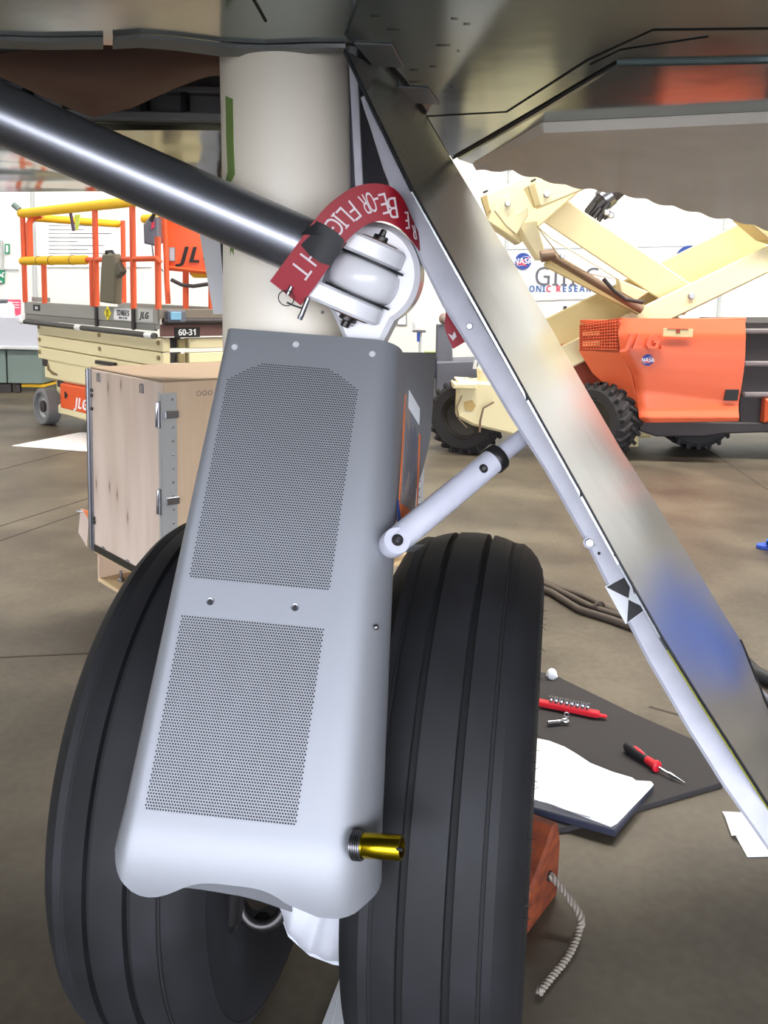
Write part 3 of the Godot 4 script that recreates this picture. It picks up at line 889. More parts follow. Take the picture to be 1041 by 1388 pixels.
func hole_field(b0: float, b1: float, pw: float, clip: bool) -> ArrayMesh:      # a staggered grid of real round holes in the sheet
	var nr := int(round((b1 - b0) / 0.00332))
	var nc := int(round(2 * pw / 0.00328))
	var P := PackedVector3Array(); var N := PackedVector3Array(); var I := PackedInt32Array()
	var dirs := [Vector2(-1, -1), Vector2(0, -1), Vector2(1, -1), Vector2(1, 0), Vector2(1, 1), Vector2(0, 1), Vector2(-1, 1), Vector2(-1, 0)]
	var hr := 0.00124
	for i in nr:
		var ba := lerpf(b0, b1, float(i) / nr); var bb := lerpf(b0, b1, float(i + 1) / nr)
		var xs := [-pw]
		for j in nc + 1:
			var x := -pw + 2 * pw * (j + (0.5 if i % 2 else 0.0)) / nc
			if x > -pw + 0.0001 and x < pw - 0.0001: xs.append(x)
		xs.append(pw)
		for j in xs.size() - 1:
			var xa: float = xs[j]; var xb: float = xs[j + 1]
			var bm := (ba + bb) / 2; var xm := (xa + xb) / 2
			var solid := xb - xa < 2 * pw / nc * 0.7
			if clip:
				if (bm - b0) < (absf(xm) - 0.046) * 0.62: solid = true
			var k := P.size()
			if solid:
				for c in [[xa, ba], [xb, ba], [xb, bb], [xa, bb]]:
					P.append(fair_pt(perf_mid(c[1]) + c[0], c[1])); N.append(FN)
				I.append_array([k, k + 1, k + 2, k, k + 2, k + 3])
				continue
			for d in dirs:
				var x2: float = xm + d.x * (xb - xa) / 2; var b2: float = bm + d.y * (bb - ba) / 2
				P.append(fair_pt(perf_mid(b2) + x2, b2)); N.append(FN)
			for ring in 2:
				for d in dirs:
					var u: Vector2 = d.normalized() * hr
					P.append(fair_pt(perf_mid(bm) + xm + u.x, bm + u.y, 0.0012 * ring)); N.append(FN)
			for q in 8:
				var r := (q + 1) % 8
				I.append_array([k + q, k + r, k + 8 + r, k + q, k + 8 + r, k + 8 + q])
				I.append_array([k + 8 + q, k + 8 + r, k + 16 + r, k + 8 + q, k + 16 + r, k + 16 + q])
	var a := []
	a.resize(Mesh.ARRAY_MAX)
	a[Mesh.ARRAY_VERTEX] = P; a[Mesh.ARRAY_NORMAL] = N; a[Mesh.ARRAY_INDEX] = I
	var m := ArrayMesh.new()
	m.add_surface_from_arrays(Mesh.PRIMITIVE_TRIANGLES, a)
	return m

# ---------------------------------------------------------------- gear door and its link
var DO := Vector3.ZERO
var DN := Vector3.ZERO
var GN := Vector3.ZERO
func gear_door():
	var T1 := at(468, 68, 1.30); var T2 := at(574, 151, 1.80); var B1 := at(1060, 1122, 1.06)
	DO = T1
	DN = (T2 - T1).cross(B1 - T1).normalized()
	if DN.dot(cam_at - T1) < 0: DN = -DN
	var e := (B1 - T1).normalized()
	GN = cam_at - (T1 + B1) / 2
	GN = (GN - e * GN.dot(e)).normalized()
	var t := thing("gear_door", "polished metal landing gear door slanting down across the right half of the photo", "gear door", Vector3(B1.x, 0, B1.z))
	var dp := func(x, y): return onplane(x, y, DO, DN)
	var gp := func(x, y, off := 0.0): return onplane(x, y, DO + GN * off, GN)
	# outer skin, gently bowed between the near and the far edge
	var near := [[468, 68], [500, 134], [530, 196], [560, 258], [618, 362], [676, 466], [727, 558], [784, 660], [841, 764], [897, 863], [946, 942], [995, 1018], [1041, 1090], [1130, 1228]]
	var far := [[574, 151], [594, 186], [614, 219], [640, 262], [690, 346], [740, 432], [790, 520], [840, 606], [890, 684], [940, 764], [975, 822], [1005, 870], [1036, 952], [1110, 1130]]
	var fn := func(u, w):
		var k: float = u * (near.size() - 1)
		var i := mini(int(k), near.size() - 2)
		var f: float = k - i
		var A: Vector3 = dp.call(lerpf(near[i][0], near[i + 1][0], f), lerpf(near[i][1], near[i + 1][1], f))
		var B: Vector3 = dp.call(lerpf(far[i][0], far[i + 1][0], f), lerpf(far[i][1], far[i + 1][1], f))
		return A.lerp(B, w) + DN * (0.010 * sin(w * PI) + 0.0012 * sin(u * 31.0 + w * 4.0) * sin(w * PI))
	wpart(t, "skin", MB.new().shell(78, 14, func(u, w): return fn.call(u, w), 0.004), M.door, "mirror-polished outer skin")
	# pale inner frame seen edge-on along the near side
	var left := [[488, 131], [493, 148], [500, 168], [519, 229], [542, 286], [570, 354], [599, 414], [640, 479], [688, 560], [738, 638], [792, 733], [823, 795], [850, 843], [877, 896], [933, 992], [979, 1065], [1040, 1152], [1130, 1285]]
	var poly := []
	for p in left: poly.append(gp.call(p[0], p[1]))
	for i in range(near.size() - 1, 1, -1): poly.append(gp.call(near[i][0] - 1.0, near[i][1]))
	poly.append(gp.call(502, 143)); poly.append(gp.call(496, 126))
	wpart(t, "frame", MB.new().slab(poly, -GN * 0.05, 0.004), M.white_frame, "pale lavender painted frame")
	# raised inner tube on the frame
	var ta := []; var tb := []
	for p in [[603, 414, 26], [642, 477, 24], [690, 557, 22], [740, 636, 20], [784, 712, 18], [800, 738, 14]]:
		ta.append(gp.call(p[0] + 4, p[1], 0.004)); tb.append(gp.call(p[0] + 4 + p[2], p[1] - p[2] * 0.4, 0.004))
	wpart(t, "stiffener", MB.new().ribbon(ta, tb, 0.006), M.white_frame)
	# seal along the edge, crumbled in places
	var s := []
	for p in near.slice(0, 14): s.append(dp.call(p[0], p[1]) + GN * 0.002)
	wpart(t, "edge_seal", MB.new().tube(s, 0.0016, 6), M.rubber_seal)
	s = []
	for p in [[905, 880], [946, 946], [995, 1022], [1041, 1094], [1130, 1232]]: s.append(dp.call(p[0] - 1.5, p[1] + 0.5) + GN * 0.0022)
	wpart(t, "sealant_line", MB.new().tube(s, 0.0009, 6), mat(rgb(150, 150, 40), 0.7), "yellow sealant line")
	s = []
	for p in [[1003, 868], [1018, 905], [1036, 950], [1060, 1010]]: s.append(dp.call(p[0] + 0.3, p[1]) + DN * 0.002)
	wpart(t, "far_seal", MB.new().tube(s, 0.0022, 6), M.rubber_seal)
	for i in 26:
		var k := rng.randf_range(0.05, 0.95) * 12.0
		var j := int(k)
		var q: Vector3 = dp.call(lerpf(near[j][0], near[j + 1][0], k - j), lerpf(near[j][1], near[j + 1][1], k - j)) + GN * 0.003
		var q2: Vector3 = q + e * rng.randf_range(0.003, 0.012) + e.cross(GN) * rng.randf_range(-0.002, 0.004)
		wpart(t, "chipped_paint", MB.new().tube([q, q2], [0.0014, 0.0006], 5), M.rubber_seal)
	# bolts and nuts
	for p in [[637, 443, 0.0052], [799, 735, 0.0062]]:
		var o: Vector3 = gp.call(p[0], p[1], 0.0)
		wpart(t, "bolt_washer", MB.new().cyl(o, o + GN * 0.003, p[2] * 1.35, 24, 0.0008), M.white_frame)
		wpart(t, "bolt_head", MB.new().cyl(o, o + GN * 0.008, p[2], 6, 0.001), M.steel)
	for p in [[706, 543], [700, 552], [716, 520], [690, 530], [812, 750]]:
		var o: Vector3 = gp.call(p[0], p[1], 0.0)
		wpart(t, "rivet_head", MB.new().ball(o, Vector3(0.0022, 0.0022, 0.0022), 8, 6), M.dark_steel)
	# black and white target marker
	var tp := func(pl): 
		var q := []
		for p in pl: q.append(gp.call(p[0], p[1], 0.0012))
		return MB.new().slab(q, -GN * 0.001)
	wpart(t, "marker_card", tp.call([[820, 795], [852, 779], [878, 825], [848, 846]]), M.paper, "white backing of the target marker")
	for pl in [[[822, 796], [849, 781], [855, 788], [852, 811]], [[852, 813], [876, 825], [850, 844]]]:
		var q := []
		for p in pl: q.append(gp.call(p[0], p[1], 0.0022))
		wpart(t, "marker_triangle", MB.new().slab(q, -GN * 0.001), M.black, "black triangle")
	# the link between leg and door
	var a := at(534, 736, 1.115); var b := at(676, 618, 1.215); var c := at(735, 573, 1.255)
	var k := thing("door_link", "pale painted tubular link running from the fairing up to the slanting gear door", "strut", a)
	var dir := (b - a).normalized()
	var side := dir.cross(cam_at - a).normalized()
	var face := side.cross(dir).normalized()
	wpart(k, "tube", MB.new().tube([a - dir * 0.004, a + dir * 0.03, b], [0.0172, 0.0178, 0.0172], 28), M.white_frame)
	wpart(k, "fork", MB.new().lathe(Transform3D(Basis(dir, face, dir.cross(face)), a - face * 0.006), [Vector2(0, -0.006), Vector2(0.0172, -0.006), Vector2(0.0178, 0.0), Vector2(0.0178, 0.019), Vector2(0.0168, 0.021), Vector2(0, 0.021)], 28), M.white_frame)
	wpart(k, "rod_end", MB.new().tube([b - dir * 0.01, c], 0.0125, 24), M.white_frame)
	wpart(k, "collar", MB.new().lathe(MB.along(b - dir * 0.014, b), [Vector2(0, 0), Vector2(0.0192, 0), Vector2(0.0198, 0.001), Vector2(0.0198, 0.013), Vector2(0.0192, 0.014), Vector2(0, 0.014)], 28), M.dark_steel)
	for p in [[0.0, 0.0075], [0.80, 0.0062]]:
		var o: Vector3 = a.lerp(b, p[0]) + face * 0.0165
		wpart(k, "bolt_head", MB.new().cyl(o - face * 0.003, o + face * 0.002, p[1], 20, 0.001), M.dark_steel)
		wpart(k, "bolt_tip", MB.new().cyl(o, o + face * 0.005, p[1] * 0.5, 6, 0.0006), M.steel)
	var f0 := at(529, 750, 1.125)
	wpart(k, "bracket", MB.new().slab([f0, at(560, 747, 1.16), at(575, 738, 1.17), at(548, 738, 1.14)], Vector3(0, -0.006, 0), 0.001), M.alu)

# ---------------------------------------------------------------- chrome brace rod and the ball joint
func brace_and_joint():
	var r0 := at(-150, 88.5, 1.26); var r1 := at(432, 344, 1.262)
	var t := thing("brace_rod", "thick dark chrome brace rod slanting down from the upper left to the white joint", "brace", r1)
	var dir := (r1 - r0).normalized()
	wpart(t, "rod", MB.new().tube([r0, r1], 0.0405, 96), M.rod)
	wpart(t, "end_sleeve", MB.new().lathe(MB.along(r1 - dir * 0.02, r1 + dir), [Vector2(0.0, 0.0), Vector2(0.042, 0), Vector2(0.043, 0.002), Vector2(0.043, 0.026), Vector2(0.036, 0.04), Vector2(0.0, 0.04)], 64), M.white_gloss)
	var c := at(494, 378, 1.262)
	var z := (cam_at - c).normalized()
	var x := (at(494 + 90, 378 + 39, 1.262) - c)
	x = (x - z * x.dot(z)).normalized()
	var y := z.cross(x)
	var B := Basis(x, y, z)
	var j := thing("brace_joint", "white glossy ball joint with a round lug, gripped by the rod's two-pronged fork", "joint", c)
	var k := whole(j).affine_inverse()
	# y of the lathe is the pin axis
	part(j, "barrel", MB.new().lathe(T(c, B), [Vector2(0, -0.0235), Vector2(0.040, -0.0235), Vector2(0.046, -0.018), Vector2(0.0490, -0.008), Vector2(0.0495, 0.0), Vector2(0.0490, 0.008), Vector2(0.046, 0.018), Vector2(0.040, 0.0235), Vector2(0, 0.0235)], 64, 50), M.white_gloss, k, "glossy white barrel")
	for s in [-1, 1]:
		var pl := []
		var yo: float = 0.0400 * s
		var R := 0.043
		for i in 41:
			var a := -PI / 2 + PI * i / 40
			pl.append(Vector2(R * cos(a) + 0.000, R * sin(a)))
		pl.append(Vector2(-0.062, R * 0.85)); pl.append(Vector2(-0.062, -R * 0.85))
		part(j, "fork_prong", MB.new().prism(Transform3D(Basis(x, -z, y), c + y * yo), pl, 0.0265, 0.004), M.white_gloss, k)
		part(j, "gap_washer", MB.new().lathe(T(c, B), [Vector2(0, 0.0235 * s), Vector2(0.0485, 0.0235 * s), Vector2(0.0485, 0.0268 * s), Vector2(0, 0.0268 * s)], 48), M.rubber_seal, k)
		part(j, "rust_ring", MB.new().torus(T(c + y * 0.0535 * s, B), 0.026, 0.0022, 32, 8), mat(rgb(112, 84, 70), 0.6), k)
		var n0: Vector3 = c + y * 0.053 * s
		part(j, "nut", MB.new().cyl(n0, n0 + y * 0.010 * s, 0.0125, 6, 0.001), M.dark_steel, k)
		part(j, "stud", MB.new().cyl(n0 + y * 0.008 * s, n0 + y * 0.019 * s, 0.0065, 12, 0.001), M.dark_steel, k)
		part(j, "castle_pin", MB.new().tube([n0 + y * 0.013 * s - x * 0.009, n0 + y * 0.013 * s + x * 0.011], 0.0014, 6), M.steel, k)
	# lug behind: a round eye with a neck going down into the fairing
	var lug := []
	for i in 81:
		var a := deg_to_rad(-62.0 + 252.0 * i / 80)
		lug.append(Vector2(0.014 + 0.069 * cos(a), 0.006 + 0.072 * sin(a)))
	lug.append_array([Vector2(-0.052, -0.030), Vector2(-0.036, -0.060), Vector2(-0.024, -0.088), Vector2(-0.026, -0.13), Vector2(0.036, -0.13), Vector2(0.030, -0.090)])
	var ux := (at(594, 378, 1.262) - c); ux = (ux - z * ux.dot(z)).normalized()
	var Bu := Basis(ux, z.cross(ux), z)
	var lb := Bu * Basis(Vector3.UP, -0.22)
	part(j, "lug", MB.new().prism(T(c - z * 0.028, lb), lug, 0.052, 0.007), M.white_gloss, k, "round white lug")
	var bo: Vector3 = c + lb * Vector3(-0.058, -0.046, 0.008)
	part(j, "grease_nipple", MB.new().tube([bo, bo + z * 0.006], 0.0025, 8), M.dark_steel, k)
	# black adhesive tape holding the streamer to the rod
	var tp := thing("black_tape", "crumpled black adhesive tape wrapped over the red streamer and the chrome rod end", "tape", at(440, 335, 1.20))
	var ea := []; var eb := []
	for p in [[406, 330, 426, 297, 1.212], [420, 346, 443, 306, 1.205], [434, 356, 457, 315, 1.203], [448, 360, 470, 329, 1.207]]:
		ea.append(at(p[0], p[1], p[4])); eb.append(at(p[2], p[3], p[4] - 0.002))
	wpart(tp, "band", MB.new().ribbon(eb, ea, 0.0016), M.rubber_seal)
	ea = []; eb = []
	for p in [[408, 318, 427, 298, 1.2085], [428, 318, 436, 303, 1.201], [446, 322, 448, 312, 1.2005], [466, 332, 467, 326, 1.204]]:
		ea.append(at(p[0], p[1], p[4])); eb.append(at(p[2], p[3], p[4]))
	wpart(tp, "fold", MB.new().ribbon(eb, ea, 0.0012), M.rubber_seal)

# ---------------------------------------------------------------- red streamer
func streamer():
	var t := thing("warning_streamer", "red warning streamer with white letters bent over the white ball joint", "streamer", at(450, 330, 1.2))
	var oa := [[366, 381, 1.222], [386, 354, 1.216], [405, 328, 1.211], [426, 299, 1.207], [447, 276, 1.206], [475, 256, 1.206], [501, 249, 1.207], [527, 252, 1.211], [545, 268, 1.222], [560, 300, 1.24], [583, 350, 1.27], [600, 390, 1.29], [604, 425, 1.30], [603, 445, 1.30], [614, 473, 1.30]]
	var ia := [[408, 414, 1.220], [428, 387, 1.214], [447, 360, 1.209], [468, 329, 1.204], [486, 312, 1.203], [503, 302, 1.203], [520, 300, 1.205], [536, 306, 1.210], [549, 316, 1.222], [566, 336, 1.24], [590, 368, 1.27], [610, 400, 1.29], [622, 425, 1.30], [634, 446, 1.30], [636, 460, 1.30]]
	var ao := []; var ai := []
	for i in oa.size():
		ao.append(at(oa[i][0], oa[i][1], oa[i][2])); ai.append(at(ia[i][0], ia[i][1], ia[i][2]))
	var fn := func(lst: Array, u: float) -> Vector3:
		var k: float = clampf(u, 0, 1) * (lst.size() - 1)
		var i := mini(int(k), lst.size() - 2)
		return lst[maxi(i, 0)].cubic_interpolate(lst[i + 1], lst[maxi(i - 1, 0)], lst[mini(i + 2, lst.size() - 1)], k - i)
	var sa := []; var sb := []
	for i in 85:
		sa.append(fn.call(ao, i / 84.0)); sb.append(fn.call(ai, i / 84.0))
	wpart(t, "ribbon", MB.new().ribbon(sa, sb, 0.0014), M.red)
	# letters: [text, place along the strip, centre across, height as part of the width]
	var let := MB.new()
	for q in [["T", 1.15, 0.46, 0.8], ["H", 1.86, 0.46, 0.8], ["G", 3.32, 0.50, 0.72], ["I", 3.72, 0.50, 0.72], ["L", 4.10, 0.50, 0.72], ["F", 4.56, 0.50, 0.72], ["R", 5.28, 0.50, 0.42], ["O", 5.66, 0.48, 0.40], ["-", 6.05, 0.46, 0.6], ["E", 6.48, 0.50, 0.66], ["B", 7.02, 0.54, 0.7], ["E", 8.3, 0.5, 0.6], ["R", 8.9, 0.5, 0.6]]:
		q[1] /= 14.0
		var A: Vector3 = fn.call(ao, q[1]); var Bp: Vector3 = fn.call(ai, q[1])
		var A2: Vector3 = fn.call(ao, q[1] - 0.01)
		var upv := (Bp - A)
		var wv: Vector3 = (fn.call(ao, q[1] - 0.012) + fn.call(ai, q[1] - 0.012)) - (A + Bp)
		var uy := upv.normalized()
		var ux := (wv - uy * wv.dot(uy)).normalized()
		var uz := ux.cross(uy)
		var g := words(q[0], upv.length() * 0.52, 0.001, "Droid Sans", 400)
		let.st.append_from(g.done(), 0, Transform3D(Basis(ux * q[3], uy, uz), A.lerp(Bp, q[2]) + uz * 0.0011))
	wpart(t, "lettering", let.st.commit(), M.letter, "white letters")
	for p in [[393, 391], [598, 396]]:
		pass
	var gr := at(395, 388, 1.216)
	wpart(t, "grommet", MB.new().tube([gr, at(390, 400, 1.216)], 0.0032, 10), M.steel)
	# torn white print near the lower end
	var tn := []
	for p in [[607, 452], [613, 455], [616, 449], [619, 456], [614, 462]]: tn.append(at(p[0], p[1], 1.296))
	wpart(t, "torn_print", MB.new().slab(tn, Vector3(0, 0, -0.0008)), M.letter)
	# quick-release pin hanging from the streamer's end
	var pin := thing("release_pin", "small steel quick-release pin on a wire ring hanging from the red streamer's end", "pin", at(405, 425, 1.2))
	var z := (cam_at - at(400, 410, 1.21)).normalized()
	wpart(pin, "ring", MB.new().torus(MB.along(at(388, 404, 1.209), at(388, 404, 1.209) + z + Vector3(0.2, 0.3, 0)), 0.0105, 0.0007, 32, 6), M.dark_steel)
	wpart(pin, "shackle", MB.new().tube([at(389, 410, 1.208), at(398, 414, 1.206), at(410, 418, 1.206)], 0.0012, 8), M.dark_steel)
	wpart(pin, "shank", MB.new().cyl(at(418, 403, 1.206), at(408, 429, 1.206), 0.0035, 14, 0.0006), M.steel)
	wpart(pin, "tip", MB.new().tube([at(408, 428, 1.206), at(406, 433, 1.206)], [0.0042, 0.0036], 14), M.chrome)

# ---------------------------------------------------------------- plywood crate
func crate():
	var t := thing("plywood_crate", "tall plywood shipping crate on castors behind the left aircraft wheel", "crate", Vector3(-0.73, 0, -2.96), deg_to_rad(41.3))
	var W := 1.2; var Dp := 0.58; var y0 := 0.25; var y1 := 0.948
	part(t, "side_panel", MB.new().bx(-0.009, 0.0, y0, y1, -Dp, 0, 0.002), M.ply, Transform3D(), "pale veneer panel with small knots")
	part(t, "front_panel", MB.new().bx(0, W, y0, y1, -0.009, 0, 0.002), M.ply_warm)
	part(t, "back_panel", MB.new().bx(0, W, y0, y1, -Dp, -Dp + 0.009), M.ply)
	part(t, "end_panel", MB.new().bx(W - 0.009, W, y0, y1, -Dp, 0), M.ply)
	part(t, "lid", MB.new().bx(-0.004, W, y1, y1 + 0.008, -Dp, 0.0, 0.002), M.ply_lid)
	part(t, "bottom_board", MB.new().bx(-0.005, W, y0 - 0.018, y0, -Dp, 0.0, 0.002), M.pine)
	# aluminium corner angles with rivets
	var ca := part(t, "corner_angle", MB.new().bx(-0.0115, -0.009, y0, y1 - 0.035, -0.02, 0.003, 0.0008).bx(-0.0115, 0.045, y0, y1 - 0.035, 0.0, 0.003, 0.0008), M.alu_strip, Transform3D(), "riveted aluminium corner angle")
	var rv := MB.new()
	for i in 14: rv.ball(Vector3(0.030, y0 + 0.03 + i * 0.047, 0.003), Vector3(0.005, 0.005, 0.003), 8, 6)
	part(ca, "rivet_row", rv, M.steel)
	ca = part(t, "corner_angle", MB.new().bx(W - 0.05, W + 0.003, y0, y1, 0.0, 0.003, 0.0008).bx(W, W + 0.003, y0, y1, -0.04, 0.003, 0.0008), M.alu_strip, Transform3D(), "riveted aluminium corner angle")
	rv = MB.new()
	for i in 20: rv.ball(Vector3(W - 0.022, y0 + 0.02 + i * 0.034, 0.003), Vector3(0.006, 0.006, 0.003), 8, 6)
	part(ca, "rivet_row", rv, M.steel)
	part(t, "edge_strip", MB.new().bx(-0.014, -0.009, y0 - 0.01, y1 + 0.004, -Dp - 0.006, -Dp + 0.022, 0.001).tube([Vector3(-0.016, y0, -Dp + 0.002), Vector3(-0.016, y1, -Dp + 0.002)], 0.007, 10), M.steel, Transform3D(), "steel edge strip")
	part(t, "bottom_strip", MB.new().bx(-0.0135, -0.009, y0 - 0.006, y0 + 0.022, -Dp, 0, 0.001), M.dark_steel)
	# latches, hinges, clips
	for y in [0.84, 0.545]:
		var l := part(t, "latch", MB.new().bx(-0.020, -0.0115, y - 0.045, y + 0.045, -0.018, -0.002, 0.002).bx(0.0, 0.05, y - 0.012, y + 0.014, 0.003, 0.010, 0.002), M.steel)
		part(l, "latch_lever", MB.new().tube([Vector3(-0.022, y - 0.04, -0.012), Vector3(-0.024, y, -0.006), Vector3(-0.020, y + 0.04, -0.010)], 0.0045, 8), M.chrome)
	for p in [[-0.49, 0.922], [-0.14, 0.915], [-0.48, 0.262], [-0.27, 0.262]]:
		var cl := MB.new()
		for s in [-1, 0, 1]: cl.tube([Vector3(-0.0105, p[1] - 0.016, p[0] + 0.013 * s), Vector3(-0.0105, p[1] + 0.014, p[0] + 0.013 * s)], 0.0014, 6)
		cl.tube([Vector3(-0.0105, p[1] + 0.012, p[0] - 0.014), Vector3(-0.0105, p[1] + 0.017, p[0] - 0.006), Vector3(-0.0105, p[1] + 0.012, p[0]), Vector3(-0.0105, p[1] + 0.017, p[0] + 0.006), Vector3(-0.0105, p[1] + 0.012, p[0] + 0.014)], 0.0014, 6)
		part(t, "clip", cl, M.slate)
	for y in [0.87, 0.85, 0.80, 0.375, 0.36]: part(t, "hinge_knuckle", MB.new().cyl(Vector3(-0.014, y - 0.006, -Dp + 0.032), Vector3(-0.014, y + 0.006, -Dp + 0.032), 0.005, 8), M.dark_steel)
	for i in 3: part(t, "stencil_mark", MB.new().torus(Transform3D(Basis(Vector3.RIGHT, PI / 2), Vector3(0.13 + 0.022 * i, 0.905, 0.0005)), 0.008, 0.001, 16, 5), M.print_grey)
	# open base with bolts and castors
	part(t, "base_board", MB.new().bx(0.0, W, 0.120, 0.136, -Dp + 0.02, -0.0, 0.002), M.pine)
	part(t, "base_rail", MB.new().bx(0.0, 0.30, 0.136, 0.232, -Dp + 0.02, -Dp + 0.035, 0.002).bx(0.28, 0.30, 0.136, 0.232, -Dp + 0.02, 0, 0.002), M.ply_warm)
	for p in [[0.05, -0.46], [0.10, -0.43], [0.05, -0.39], [0.12, -0.34]]:
		part(t, "base_bolt", MB.new().cyl(Vector3(p[0], 0.135, p[1]), Vector3(p[0], 0.150, p[1]), 0.012, 12, 0.002).cyl(Vector3(p[0], 0.150, p[1]), Vector3(p[0], 0.178, p[1]), 0.006, 8), M.steel)
	for p in [[0.08, -0.46], [0.13, -0.13], [W - 0.13, -0.46], [W - 0.13, -0.13]]:
		var w := part(t, "castor_wheel", MB.new().lathe(Transform3D(Basis(Vector3(0, 0, 1), PI / 2), Vector3(p[0], 0.045, p[1])), [Vector2(0, -0.015), Vector2(0.04, -0.015), Vector2(0.045, -0.01), Vector2(0.045, 0.01), Vector2(0.04, 0.015), Vector2(0, 0.015)], 24), M.black)
		part(w, "castor_fork", MB.new().bx(p[0] - 0.024, p[0] - 0.019, 0.04, 0.112, p[1] - 0.02, p[1] + 0.02, 0.001).bx(p[0] + 0.019, p[0] + 0.024, 0.04, 0.112, p[1] - 0.02, p[1] + 0.02, 0.001).bx(p[0] - 0.03, p[0] + 0.03, 0.110, 0.120, p[1] - 0.03, p[1] + 0.03), M.dark_steel)
	# loose pointed card hanging from the left edge
	var q := [at(109, 690, 3.42), at(119, 692, 3.42), at(120, 706, 3.42), at(118, 742, 3.42), at(106, 722, 3.42)]
	wpart(t, "corner_flap", MB.new().slab(q, Vector3(0, 0, -0.006), 0.001), M.ply)
	wpart(t, "flap_tip", MB.new().slab([at(112, 691, 3.415), at(119, 692, 3.415), at(118.5, 702, 3.415)], Vector3(0, 0, -0.004)), M.orange_print)
	wpart(t, "flap_rod", MB.new().tube([at(104, 693, 3.42), at(121, 694, 3.42)], 0.004, 8), M.alu)

